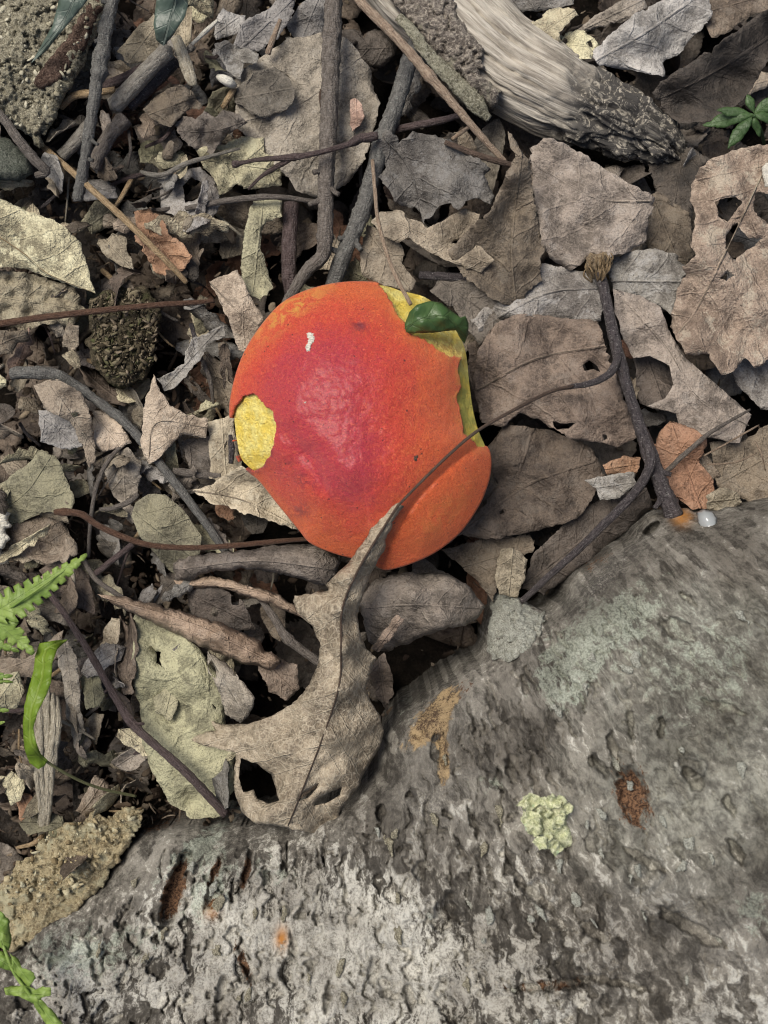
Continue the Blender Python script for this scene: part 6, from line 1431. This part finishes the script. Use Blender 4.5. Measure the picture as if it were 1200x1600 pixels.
# twigs and stems lying about
FT = [('grey', 'short grey twig'), ('purple', 'short dark reddish twig'), ('straw', 'short yellow straw'), ('dark', 'short blackish twig'), ('palewood', 'short pale wood splinter')]
for k in range(120):
    left = random.random() < 0.7
    px, py = (random.uniform(-40, 350), random.uniform(-40, 1330)) if left else (random.uniform(300, 1240), random.uniform(-40, 1000))
    if not clear_of_log(px, py, 30):
        continue
    a = random.uniform(0, math.pi); l = random.uniform(22, 75); r0 = random.uniform(1.3, 4.2)
    z0 = random.uniform(-8, 2) if left else random.uniform(-10, -4)
    dx, dy = math.cos(a) * l / 2, math.sin(a) * l / 2; bx_, by_ = random.uniform(-7, 7), random.uniform(-7, 7)
    m, lab = FT[random.choices(range(5), (4, 2, 2, 2, 1.4))[0]]
    t_ = tube('twig', [(px - dx, py - dy, z0 - random.uniform(0, 3), r0), (px + bx_, py + by_, z0 + 1, r0 * 0.95), (px + dx, py + dy, z0 - random.uniform(0, 3), r0 * 0.7)], TM[m], ring=8, lump=0.2, step=6)
    wh = near_mark(px, py)
    tag(t_, f'{lab} in the litter {wh}', 'twig', f'{lab}s {wh}')

# crumbs nobody could count: curled flakes and needles
def crumbs():
    rng = np.random.RandomState(77)
    n = 9000
    px = rng.uniform(-150, 1350, n); py = rng.uniform(-150, 1500, n)
    lf_ = rng.rand(n) < 0.55
    px = np.where(lf_, rng.uniform(-60, 370, n), px)
    P = np.stack([px, py], -1)
    ok = ~inside(P, _logp)
    P = P[ok]; lf_ = lf_[ok]; n = len(P)
    z = np.where(lf_, rng.uniform(-32, -8, n), rng.uniform(-33, -18, n))
    s = rng.gamma(2.0, 1.9, n) + 1.2
    asp = rng.uniform(0.25, 0.8, n)
    needle = rng.rand(n) < 0.22
    s = np.where(needle, s * 1.8, s); asp = np.where(needle, 0.10, asp)
    C = W(P[:, 0], P[:, 1], z)
    u = np.linspace(-1, 1, 5); v = np.linspace(-1, 1, 3)
    U, Vv = np.meshgrid(u, v, indexing='ij'); U = U.ravel(); Vv = Vv.ravel(); m = 15
    prof = np.sqrt(np.clip(1 - 0.9 * U ** 2, 0.05, 1))
    x = U[None] * s[:, None] + rng.normal(0, 0.10, (n, m)) * s[:, None]
    y = (Vv * prof)[None] * (s * asp)[:, None] * rng.uniform(0.6, 1.25, (n, m))
    cu = rng.normal(0, 0.5, n); cv = rng.normal(0, 0.9, n)
    h = cu[:, None] * (x ** 2) / s[:, None] + cv[:, None] * (y ** 2) / (s * asp)[:, None]
    a = rng.uniform(0, 2 * math.pi, n); tx = rng.normal(0, 0.4, n); ty = rng.normal(0, 0.4, n)
    X = (x * np.cos(a)[:, None] - y * np.sin(a)[:, None]) * K; Y = (x * np.sin(a)[:, None] + y * np.cos(a)[:, None]) * K
    Z = h * K + X * tx[:, None] + Y * ty[:, None]
    V = np.stack([X + C[:, None, 0], Y + C[:, None, 1], Z + C[:, None, 2]], -1).reshape(-1, 3)
    q = np.array([(i * 3 + j, i * 3 + j + 1, i * 3 + 4 + j, i * 3 + 3 + j) for i in range(4) for j in range(2)])
    F = (np.arange(n)[:, None, None] * m + q[None]).reshape(-1, 4)
    o = mesh_obj('litter_crumbs', V, F, crumb_mat('crumbs', [(0.022, 0.015, 0.010), (0.05, 0.034, 0.024), (0.10, 0.072, 0.05), (0.16, 0.13, 0.10), (0.30, 0.24, 0.17), (0.09, 0.06, 0.042), (0.035, 0.024, 0.018)]), origin=np.zeros(3), solid=0.0003)
    tag(o, 'fine brown crumbs and needles between the dead leaves', 'leaf litter', kind='stuff')
crumbs()
